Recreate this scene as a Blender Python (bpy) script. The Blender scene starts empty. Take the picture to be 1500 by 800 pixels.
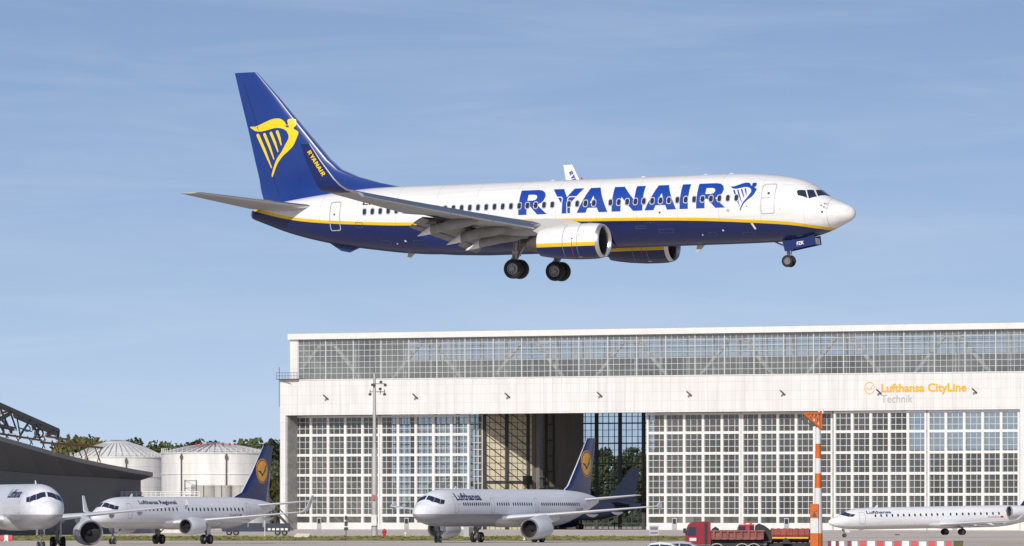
import bpy, bmesh, math, random
import numpy as np
from mathutils import Vector, Matrix, Euler
random.seed(7)
R_ = math.radians
SC = bpy.context.scene
COL = SC.collection

# ------------------------------------------------------------------ camera, sky, sun, exposure
FPX, CAMZ, HORY = 13500.0, 3.4, 750.0        # focal length and horizon in pixels of a 1500 x 800 frame
cam = bpy.data.cameras.new('camera'); camo = bpy.data.objects.new('camera', cam); COL.objects.link(camo)
camo.location = (0, 0, CAMZ); camo.rotation_euler = (math.pi/2, 0, 0)
cam.sensor_width = 36; cam.lens = 36*FPX/1500; cam.shift_y = (HORY-400)/1500
cam.clip_start = 1; cam.clip_end = 60000
SC.camera = camo
SUN_AZ, SUN_EL = 17.0, 28.5                   # degrees left of straight behind the camera, above the horizon
w = bpy.data.worlds.new('World'); SC.world = w; w.use_nodes = True
nt = w.node_tree; N = nt.nodes; Lk = nt.links
for n in list(N): N.remove(n)
wo = N.new('ShaderNodeOutputWorld'); bg = N.new('ShaderNodeBackground'); sky = N.new('ShaderNodeTexSky')
sky.sky_type = 'NISHITA'; sky.sun_disc = False
sky.sun_elevation = R_(SUN_EL); sky.sun_rotation = R_(180+SUN_AZ)
sky.altitude = 450; sky.air_density = 1.0; sky.dust_density = 1.3; sky.ozone_density = 3.2
tc = N.new('ShaderNodeTexCoord'); mp = N.new('ShaderNodeMapping'); mp.inputs['Scale'].default_value = (26, 26, 210)
mp.inputs['Rotation'].default_value = (0, R_(-3.0), 0)
nz = N.new('ShaderNodeTexNoise'); nz.inputs['Scale'].default_value = 1.0; nz.inputs['Detail'].default_value = 5; nz.inputs['Roughness'].default_value = .55
nz.inputs['Distortion'].default_value = .6
cr = N.new('ShaderNodeMapRange'); cr.inputs['From Min'].default_value = .42; cr.inputs['From Max'].default_value = .75
cr.inputs['To Min'].default_value = 0; cr.inputs['To Max'].default_value = .13
mx = N.new('ShaderNodeMix'); mx.data_type = 'RGBA'; mx.inputs[7].default_value = (7.2, 7.4, 7.9, 1)
# the sky is read a little higher up than the view points, so the low band keeps its blue
sx = N.new('ShaderNodeSeparateXYZ'); cx = N.new('ShaderNodeCombineXYZ'); nv = N.new('ShaderNodeVectorMath'); nv.operation = 'NORMALIZE'
def mth(op, a, b):
    n = N.new('ShaderNodeMath'); n.operation = op
    for i, q in enumerate((a, b)):
        if isinstance(q, (int, float)): n.inputs[i].default_value = q
        else: Lk.new(q, n.inputs[i])
    return n.outputs[0]
Lk.new(tc.outputs['Generated'], sx.inputs['Vector'])
zq = mth('SUBTRACT', 1.0, mth('MULTIPLY', .885, mth('POWER', mth('SUBTRACT', 1.0, mth('MAXIMUM', sx.outputs['Z'], 0.0)), 4.0)))
Lk.new(sx.outputs['X'], cx.inputs['X']); Lk.new(sx.outputs['Y'], cx.inputs['Y']); Lk.new(zq, cx.inputs['Z'])
Lk.new(cx.outputs['Vector'], nv.inputs[0]); Lk.new(nv.outputs['Vector'], sky.inputs['Vector'])
Lk.new(tc.outputs['Generated'], mp.inputs['Vector']); Lk.new(mp.outputs['Vector'], nz.inputs['Vector'])
Lk.new(nz.outputs['Fac'], cr.inputs['Value']); Lk.new(cr.outputs['Result'], mx.inputs[0])
hz = N.new('ShaderNodeMix'); hz.data_type = 'RGBA'; hz.inputs[7].default_value = (8.0, 7.9, 8.2, 1)
Lk.new(mth('MULTIPLY', .36, mth('POWER', 2.718, mth('MULTIPLY', mth('MAXIMUM', sx.outputs['Z'], 0.0), -32.0))), hz.inputs[0])
tn = N.new('ShaderNodeVectorMath'); tn.operation = 'MULTIPLY'; tn.inputs[1].default_value = (1.0, .955, .965); Lk.new(sky.outputs['Color'], tn.inputs[0]); Lk.new(tn.outputs['Vector'], hz.inputs[6]); Lk.new(hz.outputs[2], mx.inputs[6]); Lk.new(mx.outputs[2], bg.inputs['Color'])
bg.inputs['Strength'].default_value = 0.113
Lk.new(bg.outputs['Background'], wo.inputs['Surface'])
sl = bpy.data.lights.new('sun', 'SUN'); sl.energy = 3.8; sl.angle = R_(.53); sl.color = (1, .945, .87)
so = bpy.data.objects.new('sun', sl); COL.objects.link(so)
sd = Vector((-math.sin(R_(SUN_AZ))*math.cos(R_(SUN_EL)), -math.cos(R_(SUN_AZ))*math.cos(R_(SUN_EL)), math.sin(R_(SUN_EL))))
so.rotation_euler = sd.to_track_quat('Z', 'Y').to_euler(); so.location = (0, 0, 200)
vs = SC.view_settings; vs.view_transform = 'Standard'; vs.look = 'None'; vs.gamma = 1; vs.use_curve_mapping = False; vs.exposure = 0.0

# ------------------------------------------------------------------ helpers
def PX(px, D, z=0.0): return Vector(((px-750)/FPX*D, D, z))
def ZY(py, D): return CAMZ+(HORY-py)*D/FPX

def tag(o, label=None, cat=None, group=None, kind=None):
    if label: o['label'] = label
    if cat: o['category'] = cat
    if group: o['group'] = group
    if kind: o['kind'] = kind
    return o
def empty(name, loc=(0, 0, 0), rot=(0, 0, 0), label=None, cat=None, group=None):
    o = bpy.data.objects.new(name, None); COL.objects.link(o); o.location = loc; o.rotation_euler = rot
    o.empty_display_size = .3
    return tag(o, label, cat, group)
def link(name, me, parent=None, loc=(0, 0, 0)):
    o = bpy.data.objects.new(name, me); COL.objects.link(o); o.location = loc
    if parent: o.parent = parent
    return o
def kids(o): return [c for c in COL.objects if c.parent == o]
def copy_tree(o, parent=None, table=None):
    if table is None:
        table = {}
        for c in COL.objects:
            if c.parent: table.setdefault(c.parent.name, []).append(c)
    c = o.copy(); COL.objects.link(c)
    if parent: c.parent = parent
    for ch in table.get(o.name, []): copy_tree(ch, c, table)
    return c

class MB:
    def __init__(s): s.v = []; s.f = []; s.m = []; s.smooth = []
    def add(s, v, f, mi=0, sm=False):
        b = len(s.v); s.v += [tuple(p) for p in v]; s.f += [tuple(i+b for i in q) for q in f]; s.m += [mi]*len(f); s.smooth += [sm]*len(f)
        return s
    def box(s, x0, x1, y0, y1, z0, z1, mi=0):
        v = [(x, y, z) for z in (z0, z1) for y in (y0, y1) for x in (x0, x1)]
        return s.add(v, [(0, 2, 3, 1), (4, 5, 7, 6), (0, 1, 5, 4), (2, 6, 7, 3), (0, 4, 6, 2), (1, 3, 7, 5)], mi)
    def prism(s, poly, axis, a, b, mi=0):
        """polygon of 2D points extruded along an axis ('x': poly is (y,z); 'y': (x,z); 'z': (x,y))"""
        def p(q, t): return {'x': (t, q[0], q[1]), 'y': (q[0], t, q[1]), 'z': (q[0], q[1], t)}[axis]
        n = len(poly); v = [p(q, a) for q in poly]+[p(q, b) for q in poly]
        f = [tuple(range(n)), tuple(range(2*n-1, n-1, -1))]+[(i, i+n, (i+1) % n+n, (i+1) % n) for i in range(n)]
        return s.add(v, f, mi)
    def tube(s, p0, p1, r0, r1=None, n=8, mi=0, cap=True):
        if r1 is None: r1 = r0
        p0 = Vector(p0); p1 = Vector(p1); d = (p1-p0).normalized(); u = d.orthogonal().normalized(); w_ = d.cross(u)
        v = []
        for p, r in ((p0, r0), (p1, r1)):
            for i in range(n):
                a = 2*math.pi*i/n; v.append(p+u*(r*math.cos(a))+w_*(r*math.sin(a)))
        s.add(v, [(i, (i+1) % n, (i+1) % n+n, i+n) for i in range(n)], mi, True)
        if cap: s.add(v, [tuple(range(n-1, -1, -1)), tuple(range(n, 2*n))], mi)
        return s
    def lathe(s, prof, c=(0, 0, 0), axis='z', n=24, mi=0, sm=True, squash=1.0):
        """profile of (t along axis, radius)"""
        v = []; m = len(prof)
        for t, r in prof:
            for i in range(n):
                a = 2*math.pi*i/n; ca, sa = r*math.cos(a), r*math.sin(a)
                if axis == 'z': v.append((c[0]+ca, c[1]+sa, c[2]+t))
                elif axis == 'x': v.append((c[0]+t, c[1]+ca, c[2]+(sa if sa > 0 else sa*squash)))
                else: v.append((c[0]+ca, c[1]+t, c[2]+sa))
        f = [(j*n+i, j*n+(i+1) % n, (j+1)*n+(i+1) % n, (j+1)*n+i) for j in range(m-1) for i in range(n)]
        return s.add(v, f, mi, sm)
    def mesh(s, name, mats, angle=35):
        me = bpy.data.meshes.new(name); me.from_pydata(s.v, [], s.f)
        for m in (mats if isinstance(mats, (list, tuple)) else [mats]): me.materials.append(m)
        me.polygons.foreach_set('material_index', s.m)
        bm = bmesh.new(); bm.from_mesh(me)
        bmesh.ops.remove_doubles(bm, verts=bm.verts, dist=1e-4) if any(s.smooth) else None
        bmesh.ops.recalc_face_normals(bm, faces=bm.faces); bm.to_mesh(me); bm.free()
        if any(s.smooth):
            me.polygons.foreach_set('use_smooth', [True]*len(me.polygons)); me.set_sharp_from_angle(angle=R_(angle))
        me.update(); return me
    def build(s, name, mats, parent=None, loc=(0, 0, 0), angle=35): return link(name, s.mesh(name, mats, angle), parent, loc)

# ------------------------------------------------------------------ materials
MATS = {}
def mat(name, col, rough=.5, metal=0.0, var=.12, scale=.6, spec=.5, bump=0.0, coat=0.0, stretch=(1, 1, 1)):
    m = bpy.data.materials.new(name); m.use_nodes = True; t = m.node_tree; b = t.nodes['Principled BSDF']
    b.inputs['Roughness'].default_value = rough; b.inputs['Metallic'].default_value = metal; b.inputs['Specular IOR Level'].default_value = spec
    b.inputs['Coat Weight'].default_value = coat
    c = (*col, 1)
    if var > 0:
        tcn = t.nodes.new('ShaderNodeTexCoord'); mpn = t.nodes.new('ShaderNodeMapping'); mpn.inputs['Scale'].default_value = stretch
        n = t.nodes.new('ShaderNodeTexNoise'); n.inputs['Scale'].default_value = scale; n.inputs['Detail'].default_value = 6; n.inputs['Roughness'].default_value = .6
        r = t.nodes.new('ShaderNodeMapRange'); r.inputs['From Min'].default_value = .3; r.inputs['From Max'].default_value = .7
        r.inputs['To Min'].default_value = 1-var; r.inputs['To Max'].default_value = 1+var*.6
        mm = t.nodes.new('ShaderNodeVectorMath'); mm.operation = 'MULTIPLY'; mm.inputs[1].default_value = col
        t.links.new(tcn.outputs['Object'], mpn.inputs['Vector']); t.links.new(mpn.outputs['Vector'], n.inputs['Vector'])
        t.links.new(n.outputs['Fac'], r.inputs['Value']); t.links.new(r.outputs['Result'], mm.inputs[0]); t.links.new(mm.outputs['Vector'], b.inputs['Base Color'])
        if bump:
            bp = t.nodes.new('ShaderNodeBump'); bp.inputs['Strength'].default_value = bump; bp.inputs['Distance'].default_value = .05
            t.links.new(n.outputs['Fac'], bp.inputs['Height']); t.links.new(bp.outputs['Normal'], b.inputs['Normal'])
    else: b.inputs['Base Color'].default_value = c
    MATS[name] = m; return m

def banded(name, bands, rough=.25, coat=.1, dirt=.06, seams=0.0):
    """paint whose colour changes at steps of the mesh attribute 'band' (metres above the livery line)"""
    m = mat(name, (1, 1, 1), rough, var=0, coat=coat); t = m.node_tree; b = t.nodes['Principled BSDF']
    at = t.nodes.new('ShaderNodeAttribute'); at.attribute_name = 'band'
    mr = t.nodes.new('ShaderNodeMapRange'); mr.inputs['From Min'].default_value = -2.5; mr.inputs['From Max'].default_value = 2.5
    rp = t.nodes.new('ShaderNodeValToRGB'); rp.color_ramp.interpolation = 'CONSTANT'
    el = rp.color_ramp.elements
    for i, (h, c) in enumerate(bands):
        p = 0 if h is None else (h+2.5)/5
        e = el[i] if i < 2 else el.new(p)
        e.position = p; e.color = (*c, 1)
    tcn = t.nodes.new('ShaderNodeTexCoord'); mp_ = t.nodes.new('ShaderNodeMapping'); mp_.inputs['Scale'].default_value = (.35, 1, 1.6)
    n = t.nodes.new('ShaderNodeTexNoise'); n.inputs['Scale'].default_value = 1.3; n.inputs['Detail'].default_value = 8
    r = t.nodes.new('ShaderNodeMapRange'); r.inputs['From Min'].default_value = .3; r.inputs['From Max'].default_value = .75
    r.inputs['To Min'].default_value = 1-dirt; r.inputs['To Max'].default_value = 1.0
    mm = t.nodes.new('ShaderNodeVectorMath'); mm.operation = 'MULTIPLY'
    t.links.new(at.outputs['Fac'], mr.inputs['Value']); t.links.new(mr.outputs['Result'], rp.inputs['Fac'])
    t.links.new(tcn.outputs['Object'], mp_.inputs['Vector']); t.links.new(mp_.outputs['Vector'], n.inputs['Vector']); t.links.new(n.outputs['Fac'], r.inputs['Value'])
    t.links.new(rp.outputs['Color'], mm.inputs[0])
    last = r.outputs['Result']
    if seams:
        sx = t.nodes.new('ShaderNodeSeparateXYZ'); t.links.new(tcn.outputs['Object'], sx.inputs['Vector'])
        dv = t.nodes.new('ShaderNodeMath'); dv.operation = 'DIVIDE'; dv.inputs[1].default_value = seams; t.links.new(sx.outputs['X'], dv.inputs[0])
        fr = t.nodes.new('ShaderNodeMath'); fr.operation = 'FRACT'; t.links.new(dv.outputs[0], fr.inputs[0])
        lt = t.nodes.new('ShaderNodeMath'); lt.operation = 'LESS_THAN'; lt.inputs[1].default_value = .022/seams; t.links.new(fr.outputs[0], lt.inputs[0])
        sb = t.nodes.new('ShaderNodeMath'); sb.operation = 'MULTIPLY'; sb.inputs[1].default_value = -.3; t.links.new(lt.outputs[0], sb.inputs[0])
        ad = t.nodes.new('ShaderNodeMath'); ad.operation = 'ADD'; t.links.new(last, ad.inputs[0]); t.links.new(sb.outputs[0], ad.inputs[1]); last = ad.outputs[0]
        for zl in (1.18, .02, -1.15):
            sb2 = t.nodes.new('ShaderNodeMath'); sb2.operation = 'SUBTRACT'; sb2.inputs[1].default_value = zl; t.links.new(sx.outputs['Z'], sb2.inputs[0])
            ab = t.nodes.new('ShaderNodeMath'); ab.operation = 'ABSOLUTE'; t.links.new(sb2.outputs[0], ab.inputs[0])
            l2 = t.nodes.new('ShaderNodeMath'); l2.operation = 'LESS_THAN'; l2.inputs[1].default_value = .012; t.links.new(ab.outputs[0], l2.inputs[0])
            s2 = t.nodes.new('ShaderNodeMath'); s2.operation = 'MULTIPLY'; s2.inputs[1].default_value = -.16; t.links.new(l2.outputs[0], s2.inputs[0])
            a2 = t.nodes.new('ShaderNodeMath'); a2.operation = 'ADD'; t.links.new(last, a2.inputs[0]); t.links.new(s2.outputs[0], a2.inputs[1]); last = a2.outputs[0]
    # streaks blown back along the skin
    mg = t.nodes.new('ShaderNodeMapping'); mg.inputs['Scale'].default_value = (.10, 3.0, 3.0); t.links.new(tcn.outputs['Object'], mg.inputs['Vector'])
    ng = t.nodes.new('ShaderNodeTexNoise'); ng.inputs['Scale'].default_value = 1.5; ng.inputs['Detail'].default_value = 6; t.links.new(mg.outputs['Vector'], ng.inputs['Vector'])
    rg_ = t.nodes.new('ShaderNodeMapRange'); rg_.inputs['From Min'].default_value = .45; rg_.inputs['From Max'].default_value = .75; rg_.inputs['To Min'].default_value = 1.0; rg_.inputs['To Max'].default_value = .86; t.links.new(ng.outputs['Fac'], rg_.inputs['Value'])
    mg2 = t.nodes.new('ShaderNodeMath'); mg2.operation = 'MULTIPLY'; t.links.new(last, mg2.inputs[0]); t.links.new(rg_.outputs['Result'], mg2.inputs[1]); last = mg2.outputs[0]
    rr_ = t.nodes.new('ShaderNodeMapRange'); rr_.inputs['To Min'].default_value = rough*.8; rr_.inputs['To Max'].default_value = rough*1.7; t.links.new(ng.outputs['Fac'], rr_.inputs['Value']); t.links.new(rr_.outputs['Result'], b.inputs['Roughness'])
    t.links.new(last, mm.inputs[1]); t.links.new(mm.outputs['Vector'], b.inputs['Base Color'])
    return m

WHITE = (.80, .79, .77); NAVY = (.005, .015, .10); YEL = (.80, .52, .01); BLUE = (.008, .05, .32)
M_air = banded('livery_paint', [(None, NAVY), (-.19, YEL), (0, WHITE)], rough=.22, seams=2.55)
M_nac = banded('nacelle_paint', [(None, NAVY), (-.26, YEL), (-.04, WHITE)], rough=.25, dirt=.08)
M_lh = banded('grey_belly_paint', [(None, (.36, .38, .42)), (-.7, (.82, .83, .86))], rough=.3, seams=2.6)
M_lh2 = banded('white_jet_paint', [(None, (.62, .62, .62)), (-.95, (.82, .82, .84))], rough=.3, seams=2.6)
M_jetshade = mat('shaded_jet_paint', (.022, .028, .055), .8, spec=.1)  # shade of the hall put into the colour of the jet indoors
M_white = mat('white_paint', (.76, .76, .76), .3, var=.06)
M_navy = mat('navy_paint', (.006, .034, .20), .25, var=.08, coat=.25)
M_tail = mat('tail_blue_paint', (.010, .022, .12), .25, var=.1, coat=.3)
M_navy2 = mat('dark_navy_paint', (.006, .020, .115), .3, var=.05)
M_blue = mat('blue_lettering_paint', BLUE, .35, var=.04)
M_yellow = mat('yellow_paint', (.85, .57, .012), .35, var=.04)
M_gold = mat('gold_disc_paint', (.85, .42, .03), .4, var=.05)
M_lhtxt = mat('navy_lettering_paint', (.012, .02, .11), .4, var=0)
M_wing = mat('wing_grey_paint', (.42, .42, .41), .38, var=.12, scale=.8, stretch=(.4, 1, 1))
M_wingl = mat('wing_light_paint', (.70, .72, .75), .3, var=.08)
M_flap = mat('flap_grey_paint', (.25, .25, .24), .5, var=.3, scale=1.6)
M_finle = mat('fin_edge_grey', (.10, .14, .26), .65, var=.05, spec=.2)
M_slat = mat('polished_metal', (.55, .57, .60), .22, metal=.9, var=.06)
M_le = mat('bright_leading_edge', (.74, .75, .77), .35, metal=.1, var=.05)
M_lip = mat('inlet_lip_metal', (.62, .62, .63), .25, metal=.8, var=.06)
M_steel = mat('gear_steel', (.30, .30, .30), .4, metal=.5, var=.2, scale=3)
M_tyre = mat('tyre_rubber', (.012, .012, .013), .75, var=.2, scale=4)
M_hub = mat('wheel_hub_metal', (.28, .28, .29), .4, metal=.6, var=.2, scale=5)
M_fan = mat('fan_metal', (.02, .02, .023), .6, metal=.2, var=.2)
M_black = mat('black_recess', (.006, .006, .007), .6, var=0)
M_exh = mat('exhaust_metal', (.16, .14, .12), .45, metal=.8, var=.25, scale=2)
M_glassd = mat('dark_cabin_glass', (.022, .03, .06), .1, var=0, spec=.6)
M_ring = mat('window_surround', (.42, .43, .46), .4, var=0)
M_seam = mat('cowl_seam_line', (.22, .23, .27), .5, var=0); M_hat = mat('hatch_outline', (.07, .085, .15), .5, var=0)
M_line = mat('door_outline', (.38, .38, .40), .5, var=0)
M_red = mat('red_paint', (.50, .02, .03), .4, var=.1)
M_tag = mat('dark_marking', (.04, .04, .05), .5, var=0)
M_flag1 = mat('flag_red', (.45, .02, .02), .5, var=0)

# ------------------------------------------------------------------ 2D shapes, lettering and decals
def flat_mesh(splines):
    """2D outlines (even-odd filled) -> (verts, faces)"""
    cu = bpy.data.curves.new('t', 'CURVE'); cu.dimensions = '2D'; cu.fill_mode = 'BOTH'
    for sp in splines:
        s = cu.splines.new('POLY'); s.points.add(len(sp)-1); s.use_cyclic_u = True
        for i, p in enumerate(sp): s.points[i].co = (p[0], p[1], 0, 1)
    o = bpy.data.objects.new('t', cu); COL.objects.link(o)
    bpy.context.view_layer.update(); dg = bpy.context.evaluated_depsgraph_get()
    me = o.evaluated_get(dg).to_mesh(); v = [(q.co.x, q.co.y) for q in me.vertices]; f = [tuple(p.vertices) for p in me.polygons]
    o.evaluated_get(dg).to_mesh_clear(); bpy.data.objects.remove(o); bpy.data.curves.remove(cu)
    return v, f
def text_flat(body, bold=0.0, shear=0.0, spacing=1.0):
    cu = bpy.data.curves.new('t', 'FONT'); cu.body = body; cu.offset = bold; cu.shear = shear; cu.space_character = spacing; cu.resolution_u = 3
    o = bpy.data.objects.new('t', cu); COL.objects.link(o)
    bpy.context.view_layer.update(); dg = bpy.context.evaluated_depsgraph_get()
    me = o.evaluated_get(dg).to_mesh(); v = [(q.co.x, q.co.y) for q in me.vertices]; f = [tuple(p.vertices) for p in me.polygons]
    o.evaluated_get(dg).to_mesh_clear(); bpy.data.objects.remove(o); bpy.data.curves.remove(cu)
    return v, f
def fit(vf, x0, x1, y0, y1):
    v, f = vf; xs = [p[0] for p in v]; ys = [p[1] for p in v]; a, b, c, d = min(xs), max(xs), min(ys), max(ys)
    return [(x0+(p[0]-a)/(b-a)*(x1-x0), y0+(p[1]-c)/(d-c)*(y1-y0)) for p in v], f
def merge2(*vfs):
    V, Fc = [], []
    for v, f in vfs:
        b = len(V); V += v; Fc += [tuple(i+b for i in q) for q in f]
    return V, Fc
def decal(name, vf, fn, m, parent, cut=None):
    """lays a flat shape onto a surface: fn(u, v) -> point; cut = spacing of the lines it is cut along first"""
    v, f = vf
    bm = bmesh.new(); vv = [bm.verts.new((p[0], p[1], 0)) for p in v]
    for q in f:
        try: bm.faces.new([vv[i] for i in q])
        except ValueError: pass
    if cut:
        for ax in (0, 1):
            if not cut[ax]: continue
            lo = min(p[ax] for p in v); hi = max(p[ax] for p in v); k = math.floor(lo/cut[ax])*cut[ax]
            while k < hi:
                if k > lo:
                    co = [0, 0, 0]; no = [0, 0, 0]; co[ax] = k; no[ax] = 1
                    bmesh.ops.bisect_plane(bm, geom=bm.verts[:]+bm.edges[:]+bm.faces[:], plane_co=co, plane_no=no)
                k += cut[ax]
    for q in bm.verts: q.co = Vector(fn(q.co.x, q.co.y))
    me = bpy.data.meshes.new(name); bm.to_mesh(me); bm.free(); me.materials.append(m)
    return link(name, me, parent)
def rrect(x0, x1, y0, y1, r, n=4):
    pts = []
    for cx, cy, a0 in ((x1-r, y1-r, 0), (x0+r, y1-r, 90), (x0+r, y0+r, 180), (x1-r, y0+r, 270)):
        for i in range(n+1):
            a = R_(a0+90*i/n); pts.append((cx+r*math.cos(a), cy+r*math.sin(a)))
    return pts
def circ(cx, cy, r, n=32, ry=None): return [(cx+r*math.cos(2*math.pi*i/n), cy+(ry or r)*math.sin(2*math.pi*i/n)) for i in range(n)]
def smooth2(pts, k=4, closed=True):
    out = []; n = len(pts)
    for i in range(n):
        p0, p1, p2, p3 = (pts[(i+j) % n] for j in (-1, 0, 1, 2))
        for s in range(k):
            t = s/k
            out.append(tuple(.5*((2*p1[c])+(-p0[c]+p2[c])*t+(2*p0[c]-5*p1[c]+4*p2[c]-p3[c])*t*t+(-p0[c]+3*p1[c]-3*p2[c]+p3[c])*t**3) for c in (0, 1)))
    return out
BOWL = [(.74, 1), (.92, .97), (1.06, .88), (1.12, .74), (1.08, .58), (.96, .46), (.80, .40)]
GLYPH = {
 'R': [[(0, 0), (0, 1)]+BOWL+[(1.24, 0), (.82, 0), (.47, .37), (.36, .37), (.36, 0)], [(.36, .57), (.60, .57), (.71, .60), (.76, .69), (.72, .78), (.60, .81), (.36, .81)]],
 'Y': [[(0, 1), (.44, 1), (.65, .66), (.88, 1), (1.28, 1), (.83, .40), (.83, 0), (.46, 0), (.46, .40)]],
 'A': [[(0, 0), (.38, 0), (.46, .19), (.86, .19), (.94, 0), (1.32, 0), (.88, 1), (.46, 1)], [(.55, .38), (.78, .38), (.665, .68)]],
 'N': [[(0, 0), (0, 1), (.38, 1), (.86, .44), (.86, 1), (1.2, 1), (1.2, 0), (.84, 0), (.35, .58), (.35, 0)]],
 'I': [[(0, 0), (0, 1), (.36, 1), (.36, 0)]],
}
def wordmark(spans, y0=0, y1=1):
    return merge2(*[fit(flat_mesh(GLYPH[g]), a, b, y0, y1) for g, a, b in spans])
WORD_SPANS = [('R', 0, 42), ('Y', 47, 92), ('A', 86, 131), ('N', 137, 182), ('A', 185, 231), ('I', 236, 248), ('R', 260, 302)]
def harp():
    body = [(418, 347), (450, 347), (490, 332), (540, 313), (580, 311), (604, 325), (618, 346), (626, 342), (622, 322), (636, 314), (660, 317), (667, 332), (666, 350), (655, 362), (658, 370), (680, 386), (670, 420), (652, 458), (620, 488), (592, 512), (562, 552), (535, 613),
            (531, 600), (545, 560), (563, 520), (588, 488), (610, 450), (628, 418), (627, 395), (614, 374), (590, 362), (558, 359), (520, 367), (480, 374), (450, 371), (432, 361)]
    def bar(x0, y0, x1, y1, w0, w1): return [(x0-w0, y0+4), (x0-w0*.5, y0-4), (x0+w0*.5, y0-4), (x0+w0, y0+4), ((x0+x1)/2+(w0+w1)/2+2, (y0+y1)/2-4), (x1+w1, y1-2), (x1, y1+3), (x1-w1, y1-2), ((x0+x1)/2-(w0+w1)/2+2, (y0+y1)/2+4)]
    sp = [smooth2(body, 3), bar(461, 389, 531, 567, 9, 3), bar(498, 387, 546, 522, 8, 3), bar(534, 382, 570, 485, 8, 3), bar(568, 376, 588, 450, 8, 3)]
    v, f = merge2(*[flat_mesh([s]) for s in sp])
    return [((p[0]-418)/262, (613-p[1])/302) for p in v], f
def crane():
    """a bird in flight, beak to the upper right"""
    return flat_mesh([smooth2([(-.78, .02), (-.45, .03), (-.22, -.05), (-.05, -.22), (.10, -.20), (.34, .12), (.42, .34), (.74, .50), (.46, .24), (.55, .02), (.30, -.12), (.05, -.38), (-.12, -.42), (-.16, -.30), (-.40, -.14)], 3)])

# ------------------------------------------------------------------ aircraft
class Pch:
    def __init__(s, x, y):
        x = np.array(x, float); y = np.array(y, float); h = np.diff(x); d = np.diff(y)/h; m = np.zeros_like(y)
        for i in range(1, len(x)-1):
            if d[i-1]*d[i] > 0:
                w1 = 2*h[i]+h[i-1]; w2 = h[i]+2*h[i-1]; m[i] = (w1+w2)/(w1/d[i-1]+w2/d[i])
        m[0] = d[0]; m[-1] = d[-1]; s.x, s.y, s.m, s.h = x, y, m, h
    def __call__(s, v):
        i = min(max(int(np.searchsorted(s.x, v))-1, 0), len(s.h)-1); h = s.h[i]; t = min(max((v-s.x[i])/h, 0), 1)
        return float((1+2*t)*(1-t)**2*s.y[i]+t*(1-t)**2*h*s.m[i]+t*t*(3-2*t)*s.y[i+1]+t*t*(t-1)*h*s.m[i+1])
class Fuselage:
    """d = metres behind the nose; a = angle up from the widest line; side -1 right, +1 left"""
    def __init__(s, table):
        d = [r[0] for r in table]; s.L = d[-1]; s.top, s.bot, s.w = [Pch(d, [r[k] for r in table]) for k in (1, 2, 3)]
    def ring(s, d): t, b = s.top(d), s.bot(d); return (t+b)/2, max((t-b)/2, 1e-3), max(s.w(d), 1e-3)
    def at(s, d, a, side, off=0.0):
        zc, h, w_ = s.ring(d); return (-d, side*((w_+off)*math.cos(a)), zc+(h+off)*math.sin(a))
    def atz(s, d, z, side, off=0.0):
        zc, h, w_ = s.ring(d); q = min(max((z-zc)/h, -1), 1); return s.at(d, math.asin(q), side, off)
    def build(s, name, m, parent, line=lambda d: 0.0, na=64, step=.35):
        ds = [0, .03, .08, .15, .25, .4, .6, .85]; k = 1.1
        while k < s.L-.05: ds.append(k); k += step if (k < 8 or k > s.L-14) else step*2
        ds.append(s.L)
        V = []; B = []
        for d in ds:
            ln = line(d)
            for i in range(na):
                p = s.at(d, 2*math.pi*i/na, 1); V.append(p); B.append(p[2]-ln)
        n = len(ds); Fc = [(j*na+i, j*na+(i+1) % na, (j+1)*na+(i+1) % na, (j+1)*na+i) for j in range(n-1) for i in range(na)]
        Fc += [tuple(range(na)), tuple(range((n-1)*na, n*na))]
        me = bpy.data.meshes.new(name); me.from_pydata(V, [], Fc); me.materials.append(m)
        at = me.attributes.new('band', 'FLOAT', 'POINT'); at.data.foreach_set('value', B)
        bm = bmesh.new(); bm.from_mesh(me); bmesh.ops.recalc_face_normals(bm, faces=bm.faces); bm.to_mesh(me); bm.free()
        me.polygons.foreach_set('use_smooth', [True]*len(me.polygons)); me.set_sharp_from_angle(angle=R_(50))
        return link(name, me, parent)
def airfoil(n=12):
    pts = []
    def t(c): return 5*(.2969*math.sqrt(c)-.126*c-.3516*c*c+.2843*c**3-.1036*c**4)
    cs = [.5*(1-math.cos(math.pi*i/n)) for i in range(n+1)]
    for c in reversed(cs): pts.append((c, t(c)))
    for c in cs[1:-1]: pts.append((c, -.72*t(c)))
    return pts
AF = airfoil()
def half_t(c): return 5*(.2969*math.sqrt(max(c, 0))-.126*c-.3516*c*c+.2843*c**3-.1036*c**4)
def loft(mb, secs, sgn=1, le_mi=None, le_c=.07, mi=0, out_mi=None, sym=False):
    """secs: (d, y, z, chord, thickness in m, nose-up deg, cant deg)"""
    V = []; n = len(AF)
    for d, y, z, ch, th, inc, cant in secs:
        ci, si = math.cos(R_(inc)), math.sin(R_(inc)); cc, sc = math.cos(R_(cant)), math.sin(R_(cant))
        for c, t in AF:
            if sym and t < 0: t /= .72
            tz = t*th; x = -(d+c*ch*ci)-tz*si*0; zz = z-c*ch*si
            V.append((x, sgn*(y-tz*sc), zz+tz*cc))
    m = len(secs); Fc = []; MI = []
    for j in range(m-1):
        for i in range(n):
            k = (i+1) % n; Fc.append((j*n+i, j*n+k, (j+1)*n+k, (j+1)*n+i))
            cm = (AF[i][0]+AF[k][0])/2; q = mi
            if out_mi is not None and (AF[i][1]+AF[k][1]) < 0: q = out_mi
            if le_mi is not None and cm < le_c: q = le_mi
            MI.append(q)
    b = len(mb.v); mb.add(V, Fc, 0, True)
    mb.m[-len(Fc):] = MI
    mb.add(V, [tuple(range(n)), tuple(range((m-1)*n, m*n))], mi)
    return mb
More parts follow.
